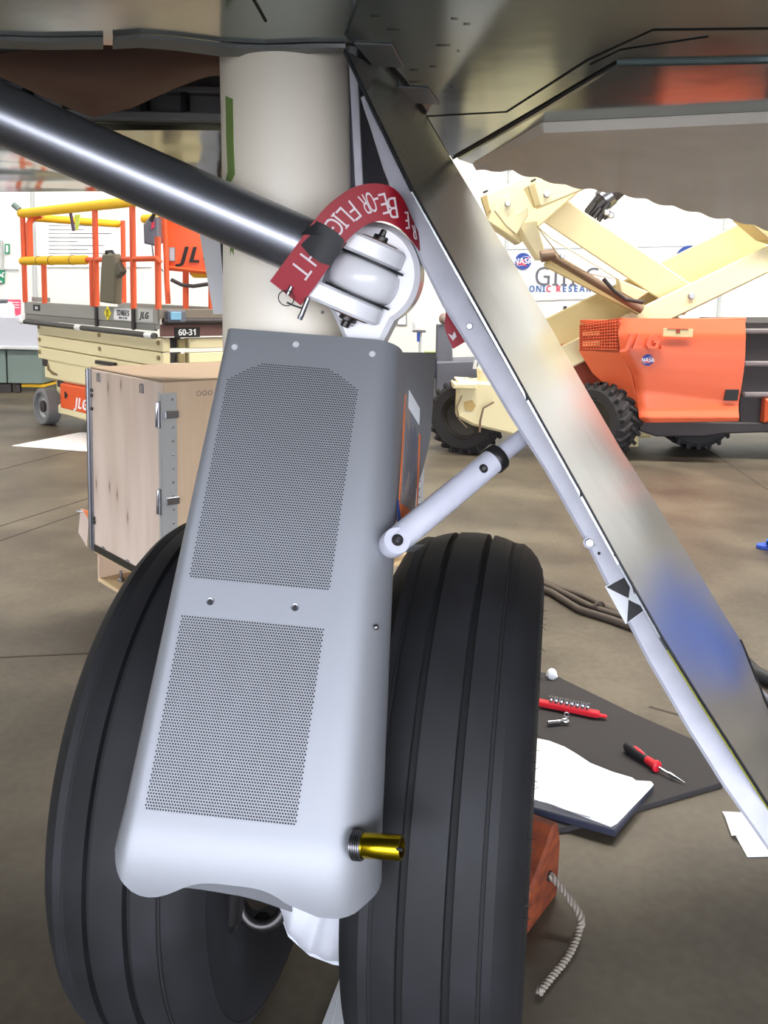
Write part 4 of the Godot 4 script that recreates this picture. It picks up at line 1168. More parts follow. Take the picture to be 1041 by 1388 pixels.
# ---------------------------------------------------------------- scissor lift on the left
func scissor_lift():
	var t := thing("scissor_lift", "cream and orange scissor lift with yellow padded guard rails behind the plywood crate", "scissor lift", Vector3(-3.32, 0, -8.3), atan2(-0.71, 0.704))
	var L := 2.33; var Wd := 0.95
	var T0 := Transform3D()
	# platform
	part(t, "deck_side", MB.new().bx(0, L, 0.985, 1.098, -0.02, 0, 0.004), M.lift_grey)
	part(t, "deck_sill", MB.new().bx(0, L - 0.05, 0.935, 0.983, -0.03, -0.004, 0.004), mat(rgb(128, 128, 124), 0.55))
	part(t, "deck_floor", MB.new().bx(0, L, 0.95, 0.985, -Wd, -0.01), M.lift_grey)
	part(t, "deck_side", MB.new().bx(0, L, 0.985, 1.098, -Wd, -Wd + 0.02, 0.004), M.lift_grey)
	part(t, "bumper_bar", MB.new().tube([Vector3(-0.04, 0.916, 0.01), Vector3(L - 0.02, 0.900, 0.01)], 0.022, 14), mat(rgb(70, 70, 70), 0.5))
	for x in [-0.01, 1.1, L - 0.10]: part(t, "bumper_sleeve", MB.new().tube([Vector3(x - 0.05, 0.916 - 0.007 * x, 0.01), Vector3(x + 0.05, 0.914 - 0.007 * x, 0.01)], 0.0245, 14), M.paper, T0, "white sleeve")
	for x in [1.40, 1.99]: part(t, "deck_hinge", MB.new().bx(x - 0.02, x + 0.02, 0.93, 1.09, 0.0, 0.016, 0.004), M.lift_black)
	part(t, "deck_end", MB.new().bx(L, L + 0.02, 1.03, 1.10, -Wd, 0, 0.004), mat(rgb(120, 110, 100), 0.6))
	part(t, "deck_end_skirt", MB.new().bx(L - 0.01, L + 0.015, 0.895, 0.985, -Wd, -0.02, 0.004), M.maroon, T0, "dull maroon end skirt")
	part(t, "deck_end_bar", MB.new().tube([Vector3(L + 0.03, 1.008, -0.03), Vector3(L + 0.03, 1.008, -Wd)], 0.026, 14), M.lift_black)
	# markings
	var mk := func(txt: String, x: float, y: float, h: float, m: Material, z := 0.001, f := "Droid Sans", wgt := 700):
		part(t, "lettering", words(txt, h, 0.002, f, wgt), m, Transform3D(Basis(), Vector3(x, y, z)))
	part(t, "model_plate", MB.new().bx(1.68, 1.97, 0.997, 1.088, 0, 0.003), M.sign_white)
	mk.call("3246ES", 1.825, 1.052, 0.042, M.black, 0.004)
	mk.call("MAN 72 USA", 1.825, 1.014, 0.016, M.print_grey, 0.004)
	part(t, "warning_diamond", MB.new().prism(Transform3D(Basis(), Vector3(1.58, 1.042, 0.002)), [Vector2(-0.058, 0), Vector2(0, -0.056), Vector2(0.058, 0), Vector2(0, 0.056)], 0.004), mat(rgb(238, 220, 30), 0.5), T0, "yellow warning diamond")
	mk.call("EE", 1.58, 1.058, 0.026, M.black, 0.0045)
	mk.call("EE", 1.58, 1.026, 0.026, M.black, 0.0045)
	part(t, "maker_plate", MB.new().bx(2.05, 2.27, 0.997, 1.090, 0, 0.003, 0.001), mat(rgb(196, 198, 198), 0.5))
	part(t, "maker_letters", italic("JLG", 0.048), M.black, T(Vector3(2.15, 1.044, 0.004)))
	part(t, "small_plate", MB.new().bx(0.20, 0.34, 1.02, 1.075, 0, 0.003), M.black)
	mk.call("8.8", 0.27, 1.047, 0.026, M.sign_white, 0.0035)
	var ye := func(txt: String, z: float, y: float, w: float, h: float, th: float):
		part(t, "end_plate", MB.new().bx(L + 0.015, L + 0.019, y - h / 2, y + h / 2, z - w / 2, z + w / 2), M.black)
		part(t, "lettering", words(txt, th, 0.002, "Droid Sans", 700), M.sign_white, Transform3D(Basis(Vector3.UP, PI / 2), Vector3(L + 0.020, y, z)))
	ye.call("60-31", -0.24, 0.925, 0.22, 0.075, 0.045)
	ye.call("WT. 2200", -0.72, 0.955, 0.2, 0.05, 0.028)
	ye.call("LBS MAX", -0.72, 0.91, 0.2, 0.045, 0.028)
	part(t, "socket_box", MB.new().bx(L + 0.01, L + 0.07, 1.0, 1.09, -0.20, -0.05, 0.008), M.slate)
	part(t, "socket_lid", MB.new().bx(L + 0.07, L + 0.085, 1.02, 1.08, -0.15, -0.06, 0.004), mat(rgb(120, 170, 200), 0.5))
	# guard rails
	var RO: Material = M.rail_orange; var RY: Material = M.rail_yellow
	var ry := 1.885; var my := 1.462
	for q in [[0.03, 0.0, ry], [1.397, 0.0, ry], [1.986, 0.0, ry], [0.437, 0.0, my], [L - 0.02, -0.02, 1.62], [0.10, -Wd, ry], [1.2, -Wd, ry], [1.9, -Wd, ry], [L - 0.02, -Wd + 0.05, my], [1.33, 0.0, my], [L - 0.05, -0.5, my]]:
		part(t, "rail_post", MB.new().tube([Vector3(q[0], 1.09, q[1]), Vector3(q[0], q[2], q[1])], 0.023, 12), RO)
	part(t, "rail_corner", MB.new().tube([Vector3(0.07, my + 0.02, -0.04), Vector3(0.07, ry - 0.09, -0.04), Vector3(0.10, ry - 0.03, -0.07), Vector3(0.16, ry - 0.01, -0.12)], 0.03, 10), RO)
	part(t, "rail_pad", MB.new().tube([Vector3(0.0, ry, 0), Vector3(L + 0.2, ry, 0)], 0.040, 16), RY, T0, "yellow foam pad")
	part(t, "rail_pad", MB.new().tube([Vector3(0.02, ry - 0.03, -0.06), Vector3(0.02, ry - 0.03, -Wd)], 0.035, 14), RY, T0, "yellow foam pad")
	part(t, "rail_pad", MB.new().tube([Vector3(0.5, ry, -Wd), Vector3(2.1, ry, -Wd)], 0.040, 14), RY, T0, "yellow foam pad")
	part(t, "rail_pad", MB.new().tube([Vector3(0.0, my, 0), Vector3(1.22, my, 0), Vector3(1.25, my, 0)], [0.038, 0.038, 0.030], 14), RY, T0, "yellow foam pad")
	part(t, "rail_pad", MB.new().tube([Vector3(1.35, my - 0.08, -Wd), Vector3(2.25, my - 0.08, -Wd)], 0.038, 14), RY, T0, "yellow foam pad")
	part(t, "mid_rail", MB.new().tube([Vector3(0.0, my, 0), Vector3(L, my, 0), Vector3(L + 0.02, my - 0.03, -0.02)], 0.020, 12), RO)
	part(t, "mid_rail", MB.new().tube([Vector3(1.3, my - 0.08, -Wd), Vector3(L, my - 0.08, -Wd)], 0.018, 10), RO)
	for p in [[0.02, 0.32], [0.60, 0.0], [1.0, 0.0], [0.35, 0.0]]:
		part(t, "pad_tie", MB.new().torus(Transform3D(Basis(Vector3(0, 0, 1), PI / 2), Vector3(p[0], my if p[1] == 0.0 else ry, 0)), 0.039, 0.003, 18, 5), M.lift_black)
	part(t, "kick_plate", MB.new().bx(0.05, 0.42, 1.10, 1.14, -0.06, -0.05, 0.002), M.lift_grey)
	# scissor stack, chassis
	for i in 3:
		var y := 0.865 - 0.112 * i
		var a := Transform3D(Basis(Vector3(0, 0, 1), -0.014), Vector3(1.22, y - 0.02, -0.09))
		part(t, "scissor_arm", MB.new().box(a, Vector3(2.16, 0.104, 0.07), 0.008), M.lift_cream)
		for x in [0.19, 1.33, 2.25]:
			part(t, "pivot_bolt", MB.new().cyl(Vector3(x, y - 0.006 - 0.014 * (x - 1.2), -0.055), Vector3(x, y - 0.006 - 0.014 * (x - 1.2), -0.040), 0.017, 12, 0.003), mat(rgb(150, 136, 96), 0.5))
		part(t, "cross_tube", MB.new().bx(L - 0.10, L - 0.02, y - 0.066, y + 0.012, -0.80, -0.28, 0.006), M.lift_cream)
		part(t, "cross_pin", MB.new().bx(L - 0.02, L + 0.0, y - 0.06, y + 0.01, -0.82, -0.76, 0.006).bx(L - 0.04, L - 0.01, y - 0.06, y + 0.01, -0.24, -0.18, 0.004), mat(rgb(140, 126, 88), 0.6))
		part(t, "arm_end", MB.new().bx(L - 0.06, L - 0.04, y - 0.06, y + 0.02, -0.22, -0.06, 0.004), M.lift_black)
	part(t, "scissor_arm", MB.new().bx(0.22, 2.3, 0.40, 0.60, -0.12, -0.07, 0.03), M.lift_cream)
	part(t, "chassis", MB.new().bx(0.30, 2.2, 0.17, 0.56, -Wd + 0.05, -0.14, 0.02), M.lift_cream)
	part(t, "chassis_skirt", MB.new().bx(0.50, 2.2, 0.11, 0.20, -0.16, -0.06, 0.015), M.lift_cream)
	part(t, "battery_door", MB.new().bx(0.58, 1.9, 0.175, 0.395, -0.14, -0.05, 0.01), M.lift_orange, T0, "orange battery door")
	part(t, "door_letters", italic("JLG", 0.09), M.sign_white, T(Vector3(0.99, 0.25, -0.049)))
	part(t, "door_handle", MB.new().bx(0.68, 0.71, 0.27, 0.33, -0.05, -0.043, 0.004).bx(0.69, 0.74, 0.295, 0.31, -0.05, -0.04, 0.003), M.black)
	part(t, "switch_box", MB.new().bx(0.46, 0.58, 0.35, 0.46, -0.14, -0.08, 0.006), M.lift_black)
	part(t, "hose", MB.new().tube([Vector3(0.30, 0.56, -0.08), Vector3(0.34, 0.50, -0.06), Vector3(0.42, 0.47, -0.06), Vector3(0.50, 0.46, -0.08)], 0.012, 8), mat(rgb(120, 100, 70), 0.7))
	part(t, "limit_switch", MB.new().bx(0.21, 0.31, 0.52, 0.60, -0.12, -0.06, 0.008), M.lift_black)
	part(t, "ladder_step", MB.new().bx(1.30, 1.62, 0.62, 0.65, -0.05, -0.02, 0.004), M.lift_black)
	for p in [[0.34, -0.04], [0.34, -Wd + 0.1], [2.0, -0.04], [2.0, -Wd + 0.1]]:
		var wx := Transform3D(Basis(Vector3.RIGHT, PI / 2), Vector3(p[0], 0.165, p[1]))
		var w := part(t, "wheel", MB.new().lathe(wx, [Vector2(0.10, -0.065), Vector2(0.155, -0.065), Vector2(0.165, -0.055), Vector2(0.165, 0.055), Vector2(0.155, 0.065), Vector2(0.128, 0.065), Vector2(0.120, 0.04), Vector2(0.1, 0.04)], 48), M.solid_tire)
		part(w, "hub", MB.new().lathe(wx, [Vector2(0.12, 0.0), Vector2(0.118, 0.035), Vector2(0.085, 0.02), Vector2(0.06, 0.03), Vector2(0.0, 0.032)], 36), mat(rgb(176, 178, 178), 0.5))
		part(w, "hub_cap", MB.new().lathe(wx, [Vector2(0.055, 0.028), Vector2(0.052, 0.05), Vector2(0.02, 0.06), Vector2(0, 0.06)], 20), M.lift_black)
		for i in 5: part(w, "lug_nut", MB.new().cyl(wx * Vector3(0.074 * cos(TAU * i / 5), 0.02, 0.074 * sin(TAU * i / 5)), wx * Vector3(0.074 * cos(TAU * i / 5), 0.034, 0.074 * sin(TAU * i / 5)), 0.007, 6), M.steel)
	# things on the rails
	var m := thing("manual_pouch", "olive grey pouch hanging on the scissor lift's middle rail", "pouch", t.transform * Vector3(1.72, 1.1, 0.04), t.rotation.y)
	part(m, "pouch", MB.new().prism(T(Vector3(0, 0.20, 0)), [Vector2(-0.14, -0.17), Vector2(0.10, -0.18), Vector2(0.13, 0.12), Vector2(0.10, 0.20), Vector2(-0.08, 0.20), Vector2(-0.11, 0.05)], 0.07, 0.012), mat(rgb(112, 106, 90), 0.8))
	part(m, "pouch_flap", MB.new().prism(T(Vector3(0.14, 0.27, 0.0)), [Vector2(-0.05, -0.06), Vector2(0.04, -0.03), Vector2(0.07, 0.0), Vector2(0.0, 0.07), Vector2(-0.04, 0.06)], 0.05, 0.01), mat(rgb(92, 88, 76), 0.8))
	part(m, "strap", MB.new().tube([Vector3(-0.07, 0.38, 0.0), Vector3(-0.05, 0.42, 0.01), Vector3(0.04, 0.42, 0.01), Vector3(0.07, 0.38, 0)], 0.012, 8), M.lift_black)
	var g := thing("lift_control", "dark grey hand control box hung at the right end of the lift's rails", "control box", at(204, 325, 7.3))
	wpart(g, "box", MB.new().slab([at(194, 304, 7.3), at(204, 292, 7.3), at(214, 294, 7.3), at(215, 328, 7.3), at(212, 334, 7.3), at(195, 330, 7.3)], Vector3(0, 0, -0.12), 0.012), M.slate)
	wpart(g, "joystick", MB.new().tube([at(204, 300, 7.24), at(209, 290, 7.24), at(212, 282, 7.24)], [0.018, 0.014, 0.022], 10), M.black)
	wpart(g, "window", MB.new().slab([at(205, 302, 7.29), at(209, 300, 7.29), at(209, 308, 7.29), at(205, 311, 7.29)], Vector3(0, 0, -0.01)), M.print_red)
	wpart(g, "cable", MB.new().tube([at(206, 332, 7.3), at(208, 348, 7.3), at(214, 358, 7.3), at(221, 368, 7.3)], 0.006, 6), M.slate)
	var k := thing("strap_tag", "lime green tag and dark strap hanging under the yellow top rail", "tag", at(104, 300, 7.6))
	wpart(k, "tag", MB.new().slab([at(101, 291, 7.8), at(109, 291, 7.8), at(108, 300, 7.8), at(105, 312, 7.8), at(102, 312, 7.8)], Vector3(0, 0, -0.01), 0.002), mat(rgb(196, 214, 90), 0.6))
	wpart(k, "strap", MB.new().tube([at(95, 284, 7.75), at(97, 296, 7.75), at(100, 313, 7.75)], 0.014, 8), mat(rgb(70, 50, 70), 0.6))
	var an := thing("flag_stub", "short dark green stub poking up at the left end of the yellow rail", "antenna", at(30, 285, 8.3))
	wpart(an, "stub", MB.new().tube([at(18, 277, 8.3), at(26, 284, 8.3)], 0.025, 10), mat(rgb(110, 130, 124), 0.6))
	wpart(an, "rod", MB.new().tube([at(26, 284, 8.3), at(31, 289, 8.3)], 0.012, 8), M.lift_black)
	# orange hood of another machine behind the end of the lift
	var h := thing("lift_hood", "orange machine hood with slanted black letters between the chrome rod and the cream leg", "machine", at(255, 372, 7.6))
	wpart(h, "body", MB.new().slab([at(216, 270, 7.6), at(300, 280, 7.6), at(304, 374, 7.6), at(222, 366, 7.6), at(220, 330, 7.6), at(214, 328, 7.6)], Vector3(0, 0, -0.5), 0.015), M.lift_orange)
	wpart(h, "lower_fold", MB.new().tube([at(224, 362, 7.57), at(304, 371, 7.57)], 0.012, 8), M.lift_orange)
	part(h, "hood_letters", italic("JLG", 0.125), M.black, h.transform.affine_inverse() * T(at(268, 346, 7.59) + Vector3(0.02, 0, 0)))
	wpart(h, "hinge_plate", MB.new().slab([at(228, 335, 7.58), at(237, 335, 7.58), at(237, 354, 7.58), at(228, 354, 7.58)], Vector3(0, 0, -0.03), 0.005), M.alu)
	wpart(h, "hose", MB.new().tube([at(232, 379, 7.5), at(246, 386, 7.5), at(262, 388, 7.5), at(282, 385, 7.5)], 0.016, 8), M.lift_black)
	wpart(h, "leg_post", MB.new().tube([at(252, 366, 7.7), at(252, 420, 7.7)], 0.024, 10), RO)
	wpart(h, "edge_tube", MB.new().tube([at(222, 290, 7.56), at(225, 330, 7.56), at(226, 380, 7.56), at(228, 412, 7.56)], 0.022, 10), RO)
	var wp := thing("belly_door", "tapered white door panel with a black edge hanging beside the cream leg", "door panel", at(290, 425, 3.1))
	wpart(wp, "panel", MB.new().slab([at(262, 268, 3.1), at(296, 270, 3.1), at(299, 312, 3.1), at(307, 426, 3.1), at(289, 426, 3.1)], Vector3(0, 0, -0.02), 0.002), M.sign_white)
	wpart(wp, "edge", MB.new().slab([at(294, 270, 3.095), at(299, 270, 3.095), at(303, 312, 3.095), at(309, 426, 3.095), at(306, 426, 3.095)], Vector3(0, 0, -0.025)), M.black)

func italic(txt: String, h: float, dp := 0.003) -> ArrayMesh:      # heavy slanted letters
	var mb := words(txt, h, dp, "Droid Sans", 700)
	var m := mb.done()
	var o := MB.new()
	o.st.append_from(m, 0, Transform3D(Basis(Vector3(1.15, 0, 0), Vector3(0.28, 1, 0), Vector3(0, 0, 1)), Vector3.ZERO))
	return o.st.commit()

# ---------------------------------------------------------------- boom lift on the right
func beam(px0: float, py0: float, px1: float, py1: float, wpx: float, d0: float, d1: float, thick: float) -> MB:
	var a := at(px0, py0, d0); var b := at(px1, py1, d1)
	var y := (b - a).normalized()
	var z := (cam_at - (a + b) / 2); z = (z - y * z.dot(y)).normalized()
	var w := wpx * (d0 + d1) / 2 / FPX
	return MB.new().box(Transform3D(Basis(y.cross(z), y, z), (a + b) / 2 - z * thick / 2), Vector3(w, (b - a).length(), thick), 0.012)
func flatp(pts: Array, d: float, th: float, bev := 0.006) -> MB:
	var q := []
	for p in pts: q.append(at(p[0], p[1], d))
	return MB.new().slab(q, Vector3(0, 0, -th), bev)
func boom_lift():
	var t := thing("boom_lift", "large articulated boom lift with folded cream arms, orange cover and black off-road tyres", "boom lift", Vector3(2.0, 0, -7.4))
	var C: Material = M.lift_cream
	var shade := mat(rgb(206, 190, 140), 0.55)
	# wheels
	for p in [[632, 557, 612, 7.15, 0.292, -0.5], [813, 560, 618, 7.10, 0.292, -0.9], [940, 545, 606, 7.75, 0.33, 0.05], [1120, 550, 606, 7.9, 0.33, 0.05]]:
		var g := level(p[0], p[2])
		var c := Vector3(g.x, p[4], g.z)
		var ax := Vector3(sin(p[5]), 0, cos(p[5]))
		var wx := MB.along(c, c + ax)
		var R: float = p[4]
		var w := wpart(t, "off_road_tire", MB.new().lathe(wx, [Vector2(R * 0.58, -0.10), Vector2(R * 0.62, -0.125), Vector2(R * 0.85, -0.13), Vector2(R * 0.955, -0.10), Vector2(R * 0.955, 0.10), Vector2(R * 0.85, 0.13), Vector2(R * 0.62, 0.125), Vector2(R * 0.58, 0.10)], 48), M.off_tire)
		var lugs := MB.new()
		for i in 22:
			for s in [-1, 1]:
				var q: float = TAU * (i + (0.25 if s > 0 else -0.25)) / 22.0
				var rd := wx.basis * Vector3(cos(q), 0, -sin(q))
				var tg := wx.basis * Vector3(-sin(q), 0, -cos(q))
				var bb := Basis(tg, ax, tg.cross(ax)) * Basis(Vector3.BACK, 0.5 * s)
				lugs.box(Transform3D(bb, c + rd * R * 0.955 + ax * 0.062 * s), Vector3(0.032, 0.13, 0.05), 0.006)
		part(w, "tread_lugs", lugs, M.off_tire)
		part(w, "wheel_rim", MB.new().lathe(wx, [Vector2(R * 0.60, 0.105), Vector2(R * 0.56, 0.11), Vector2(R * 0.52, 0.06), Vector2(R * 0.25, 0.04), Vector2(0.0, 0.05)], 32), mat(rgb(62, 58, 54), 0.6))
	# axle and front frame
	wpart(t, "axle_housing", flatp([[620, 516], [700, 520], [735, 560], [720, 596], [640, 577], [620, 566]], 6.92, 0.35, 0.02), C)
	wpart(t, "axle_cap", flatp([[615, 520], [646, 520], [646, 528], [615, 527]], 6.88, 0.3, 0.008), C)
	wpart(t, "steer_arm", flatp([[648, 500], [662, 492], [678, 512], [676, 530], [650, 524]], 6.95, 0.15, 0.02), C)
	wpart(t, "rust_patch", flatp([[629, 545], [640, 542], [645, 550], [640, 557], [630, 555]], 6.916, 0.003, 0.0), mat(rgb(196, 166, 108), 0.8))
	wpart(t, "brake_hose", MB.new().tube([at(669, 545, 6.85), at(655, 553, 6.83), at(651, 570, 6.83), at(650, 586, 6.83)], 0.009, 8).tube([at(626, 536, 6.86), at(619, 552, 6.85), at(622, 568, 6.85), at(633, 580, 6.86)], 0.006, 6), mat(rgb(120, 100, 80), 0.6))
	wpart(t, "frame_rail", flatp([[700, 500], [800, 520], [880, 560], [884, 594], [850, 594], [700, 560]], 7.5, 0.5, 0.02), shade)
	# orange cover: front skin swept from its side profile, with grille side
	var prof := [[837, 431], [838, 455], [841, 480], [850, 496], [858, 508], [862, 530], [865, 556], [866, 566], [874, 573]]
	var rightp := [[1010, 433], [1011, 455], [1010, 485], [1008, 505], [1004, 530], [1001, 548], [1001, 556], [1002, 566], [1001, 571]]
	var dep := [6.96, 6.90, 6.885, 6.885, 6.89, 6.90, 6.88, 6.85, 6.86]
	var sk := func(u, w):
		var k: float = (1.0 - w) * (prof.size() - 1)
		var i := mini(int(k), prof.size() - 2)
		var f: float = k - i
		var x: float = lerpf(lerpf(prof[i][0], prof[i + 1][0], f), lerpf(rightp[i][0], rightp[i + 1][0], f), u)
		var y: float = lerpf(lerpf(prof[i][1], prof[i + 1][1], f), lerpf(rightp[i][1], rightp[i + 1][1], f), u)
		var d: float = lerpf(dep[i], dep[i + 1], f) + 0.05 * pow(maxf(0.0, 1.0 - u / 0.10), 2.0)
		return at(x, y, d)
	wpart(t, "cover", MB.new().shell(30, 40, func(u, w): return sk.call(u, w), 0.05), M.boom_orange, "large orange moulded cover")
	wpart(t, "cover_top", MB.new().slab([at(786, 439, 7.25), at(837, 430, 6.97), at(1010, 432, 6.97), at(1012, 430.5, 7.14), at(846, 429.5, 7.14)], Vector3(0, -0.03, 0), 0.004), M.boom_orange)
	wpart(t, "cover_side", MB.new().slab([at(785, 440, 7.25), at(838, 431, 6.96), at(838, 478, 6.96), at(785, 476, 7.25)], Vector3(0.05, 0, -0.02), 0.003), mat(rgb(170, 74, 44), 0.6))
	wpart(t, "cover_side_lower", MB.new().slab([at(785, 475, 7.25), at(839, 477, 6.95), at(858, 507, 6.95), at(866, 571, 6.95), at(846, 552, 7.05), at(822, 520, 7.15), at(802, 506, 7.2)], Vector3(0.05, 0, -0.02), 0.003), M.boom_orange)
	var gm := MB.new()
	for i in 14: gm.tube([at(786 + 3.7 * i, 441 - 0.62 * i, 7.235 - 0.0205 * i), at(786 + 3.7 * i, 474.5, 7.235 - 0.0205 * i)], 0.0035, 5, false)
	for i in 10: gm.tube([at(786, 442 + 3.4 * i, 7.235), at(837, 435 + 4.3 * i, 6.95)], 0.0035, 5, false)
	wpart(t, "grille", gm, M.boom_orange)
	for y in [450, 463]: wpart(t, "grille_slot", MB.new().slab([at(790, y, 7.215), at(813, y - 2, 7.09), at(813, y + 5, 7.09), at(790, y + 6, 7.215)], Vector3(0.02, 0, -0.01), 0.002), mat(rgb(236, 180, 130), 0.6))
	wpart(t, "raised_letters", italic("JLG.", 0.105, 0.03), M.boom_orange).transform = t.transform.affine_inverse() * Transform3D(Basis().rotated(Vector3.RIGHT, -0.02), at(876, 463, 6.862))
	var deck := T(at(919, 453, 6.872))
	part(t, "instruction_label", MB.new().box(T(at(919, 451, 6.875)), Vector3(0.225, 0.062, 0.008), 0.002), mat(rgb(226, 206, 160), 0.5), t.transform.affine_inverse())
	part(t, "label_print", MB.new().box(T(at(919, 449, 6.870)), Vector3(0.03, 0.03, 0.004)).box(T(at(919, 446, 6.870)), Vector3(0.16, 0.006, 0.004)), mat(rgb(170, 70, 50), 0.5), t.transform.affine_inverse())
	part(t, "rating_plate", flatp([[984, 528], [1002, 528], [1000, 543], [981, 543]], 6.88, 0.008, 0.002), M.black, t.transform.affine_inverse())
	meatball(t, at(878, 488, 6.880), 0.044)
	# dark engine side to the right, chassis under the cover
	wpart(t, "engine_side", flatp([[1000, 434], [1120, 434], [1120, 590], [1000, 585]], 7.15, 0.9, 0.02), M.lift_black)
	for y in [449, 493, 535]: wpart(t, "side_rib", beam(1008, y, 1120, y, 7.5, 7.10, 7.10, 0.06), mat(rgb(120, 112, 114), 0.5))
	wpart(t, "side_cover", flatp([[1039, 541], [1100, 541], [1100, 574], [1037, 573]], 7.05, 0.2, 0.02), M.boom_orange)
	wpart(t, "chassis_beam", flatp([[866, 571], [1120, 574], [1120, 584], [980, 588], [955, 592], [890, 592], [866, 584]], 7.1, 0.6, 0.01), M.lift_black)
	wpart(t, "turntable", flatp([[770, 470], [1050, 440], [1050, 575], [860, 575], [780, 540]], 7.45, 0.6, 0.02), mat(rgb(150, 60, 36), 0.6))
	wpart(t, "step_post", flatp([[846, 572], [866, 574], [866, 606], [850, 606]], 7.25, 0.12, 0.01), shade)
	# arms: rear lift pair, crossing front pair, upper head, plates and the cylinder
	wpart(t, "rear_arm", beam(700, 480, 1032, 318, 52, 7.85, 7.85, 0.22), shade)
	wpart(t, "front_arm", beam(716, 262, 940, 412, 40, 7.62, 7.62, 0.2), C)
	wpart(t, "front_arm", beam(670, 531, 1075, 335, 33, 7.38, 7.38, 0.20), C)
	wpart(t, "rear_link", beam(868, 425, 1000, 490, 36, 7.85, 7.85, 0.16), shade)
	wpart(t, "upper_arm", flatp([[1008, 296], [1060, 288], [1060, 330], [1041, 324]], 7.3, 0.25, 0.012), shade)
	wpart(t, "head_box", flatp([[656, 265], [738, 226], [800, 247], [705, 330], [660, 300], [664, 288]], 7.5, 0.3, 0.012), C)
	wpart(t, "head_box", flatp([[715, 252], [762, 226], [830, 240], [735, 280], [728, 278]], 7.15, 0.22, 0.012), C)
	wpart(t, "box_mouth", flatp([[652, 267], [660, 263], [664, 285], [660, 293]], 7.48, 0.05, 0.004), mat(rgb(170, 150, 104), 0.7))
	wpart(t, "box_mouth", flatp([[716, 252], [725, 249], [733, 277], [725, 281]], 7.13, 0.05, 0.004), mat(rgb(180, 162, 116), 0.7))
	for p in [[655, 261, 662, 258], [720, 246, 727, 242]]: wpart(t, "wear_pad", beam(p[0], p[1], p[2], p[3], 3, 7.12, 7.12, 0.05), M.lift_black)
	wpart(t, "link_plate", flatp([[670, 285], [681, 266], [690, 264], [696, 292], [715, 280], [716, 292], [700, 318], [686, 306]], 7.2, 0.06, 0.006), C)
	wpart(t, "link_arm", flatp([[700, 300], [728, 300], [742, 352], [730, 352], [716, 330]], 7.32, 0.2, 0.01), C)
	wpart(t, "link_plate", flatp([[728, 306], [748, 322], [840, 378], [846, 380], [800, 372], [762, 352]], 7.08, 0.05, 0.006), C)
	wpart(t, "link_arm", beam(742, 354, 870, 420, 17, 7.35, 7.35, 0.12), shade)
	wpart(t, "lift_cylinder", MB.new().tube([at(733, 348, 7.22), at(752, 345, 7.22)], 0.045, 16).tube([at(744, 345, 7.22), at(870, 420, 7.22)], 0.034, 16), mat(rgb(120, 96, 76), 0.5))
	wpart(t, "cylinder_hose", MB.new().tube([at(818, 378, 7.1), at(832, 394, 7.1), at(848, 406, 7.1), at(872, 410, 7.1)], 0.016, 8), M.lift_black)
	wpart(t, "link_arm", flatp([[838, 378], [880, 396], [862, 408], [842, 396]], 7.2, 0.1, 0.008), C)
	for p in [[741, 263, 7.14, 0.026], [688, 276, 7.19, 0.022], [937, 401, 7.37, 0.026], [762, 347, 7.07, 0.02]]:
		var o := at(p[0], p[1], p[2])
		wpart(t, "pivot_pin", MB.new().cyl(o - Vector3(0, 0, 0.02), o + Vector3(0, 0, 0.02), p[3], 16, 0.005), M.alu)
	# jib end with hoses, hanging from above
	var j := thing("boom_jib", "dark hydraulic jib end with grey fittings between the cream arms", "hydraulic arm", at(800, 290, 7.9))
	wpart(j, "tube", MB.new().tube([at(858, 235, 7.9), at(822, 268, 7.9)], 0.085, 20), M.lift_black)
	wpart(j, "collar", MB.new().tube([at(826, 264, 7.9), at(817, 272, 7.9)], 0.096, 20), M.steel)
	wpart(j, "knuckle", MB.new().tube([at(820, 270, 7.9), at(800, 290, 7.9), at(792, 302, 7.9)], [0.085, 0.06, 0.03], 12), M.dark_steel)
	for p in [[806, 276, 790, 298], [814, 282, 798, 304], [822, 284, 806, 306], [826, 274, 812, 296], [828, 288, 818, 296]]:
		wpart(j, "fitting", MB.new().cyl(at(p[0], p[1], 7.82), at(p[2], p[3], 7.82), 0.022, 10, 0.004), M.dark_steel)
	for p in [[828, 292], [822, 288]]: wpart(j, "valve", MB.new().box(T(at(p[0], p[1], 7.80)), Vector3(0.05, 0.05, 0.05), 0.01), M.steel)

func meatball(parent: Node3D, o: Vector3, r: float):      # round blue insignia: disc, red swoosh, white orbit and letters
	var inv := whole(parent).affine_inverse()
	var m := part(parent, "insignia", MB.new().cyl(o - Vector3(0, 0, 0.004), o + Vector3(0, 0, 0.002), r, 32), M.mark_blue, inv, "round blue insignia with white letters and a red swoosh")
	var F := Transform3D(Basis().scaled(Vector3(1, 1, 1)), o + Vector3(0, 0, 0.003))
	part(m, "orbit", MB.new().torus(Transform3D(Basis(Vector3(0, 0, 1), 0.6) * Basis.from_scale(Vector3(0.82, 0.42, 1)) * Basis(Vector3.RIGHT, PI / 2), F.origin), r, r * 0.05, 28, 6), M.sign_white)
	part(m, "swoosh", MB.new().prism(F, [Vector2(-0.95 * r, -0.35 * r), Vector2(-0.2 * r, 0.05 * r), Vector2(1.15 * r, 0.75 * r), Vector2(0.1 * r, -0.02 * r), Vector2(0.5 * r, -0.62 * r)], 0.003), M.print_red)
	part(m, "insignia_letters", words("NASA", r * 0.62, 0.003, "Droid Sans", 700), M.sign_white, T(F.origin + Vector3(0, 0, 0.003)))

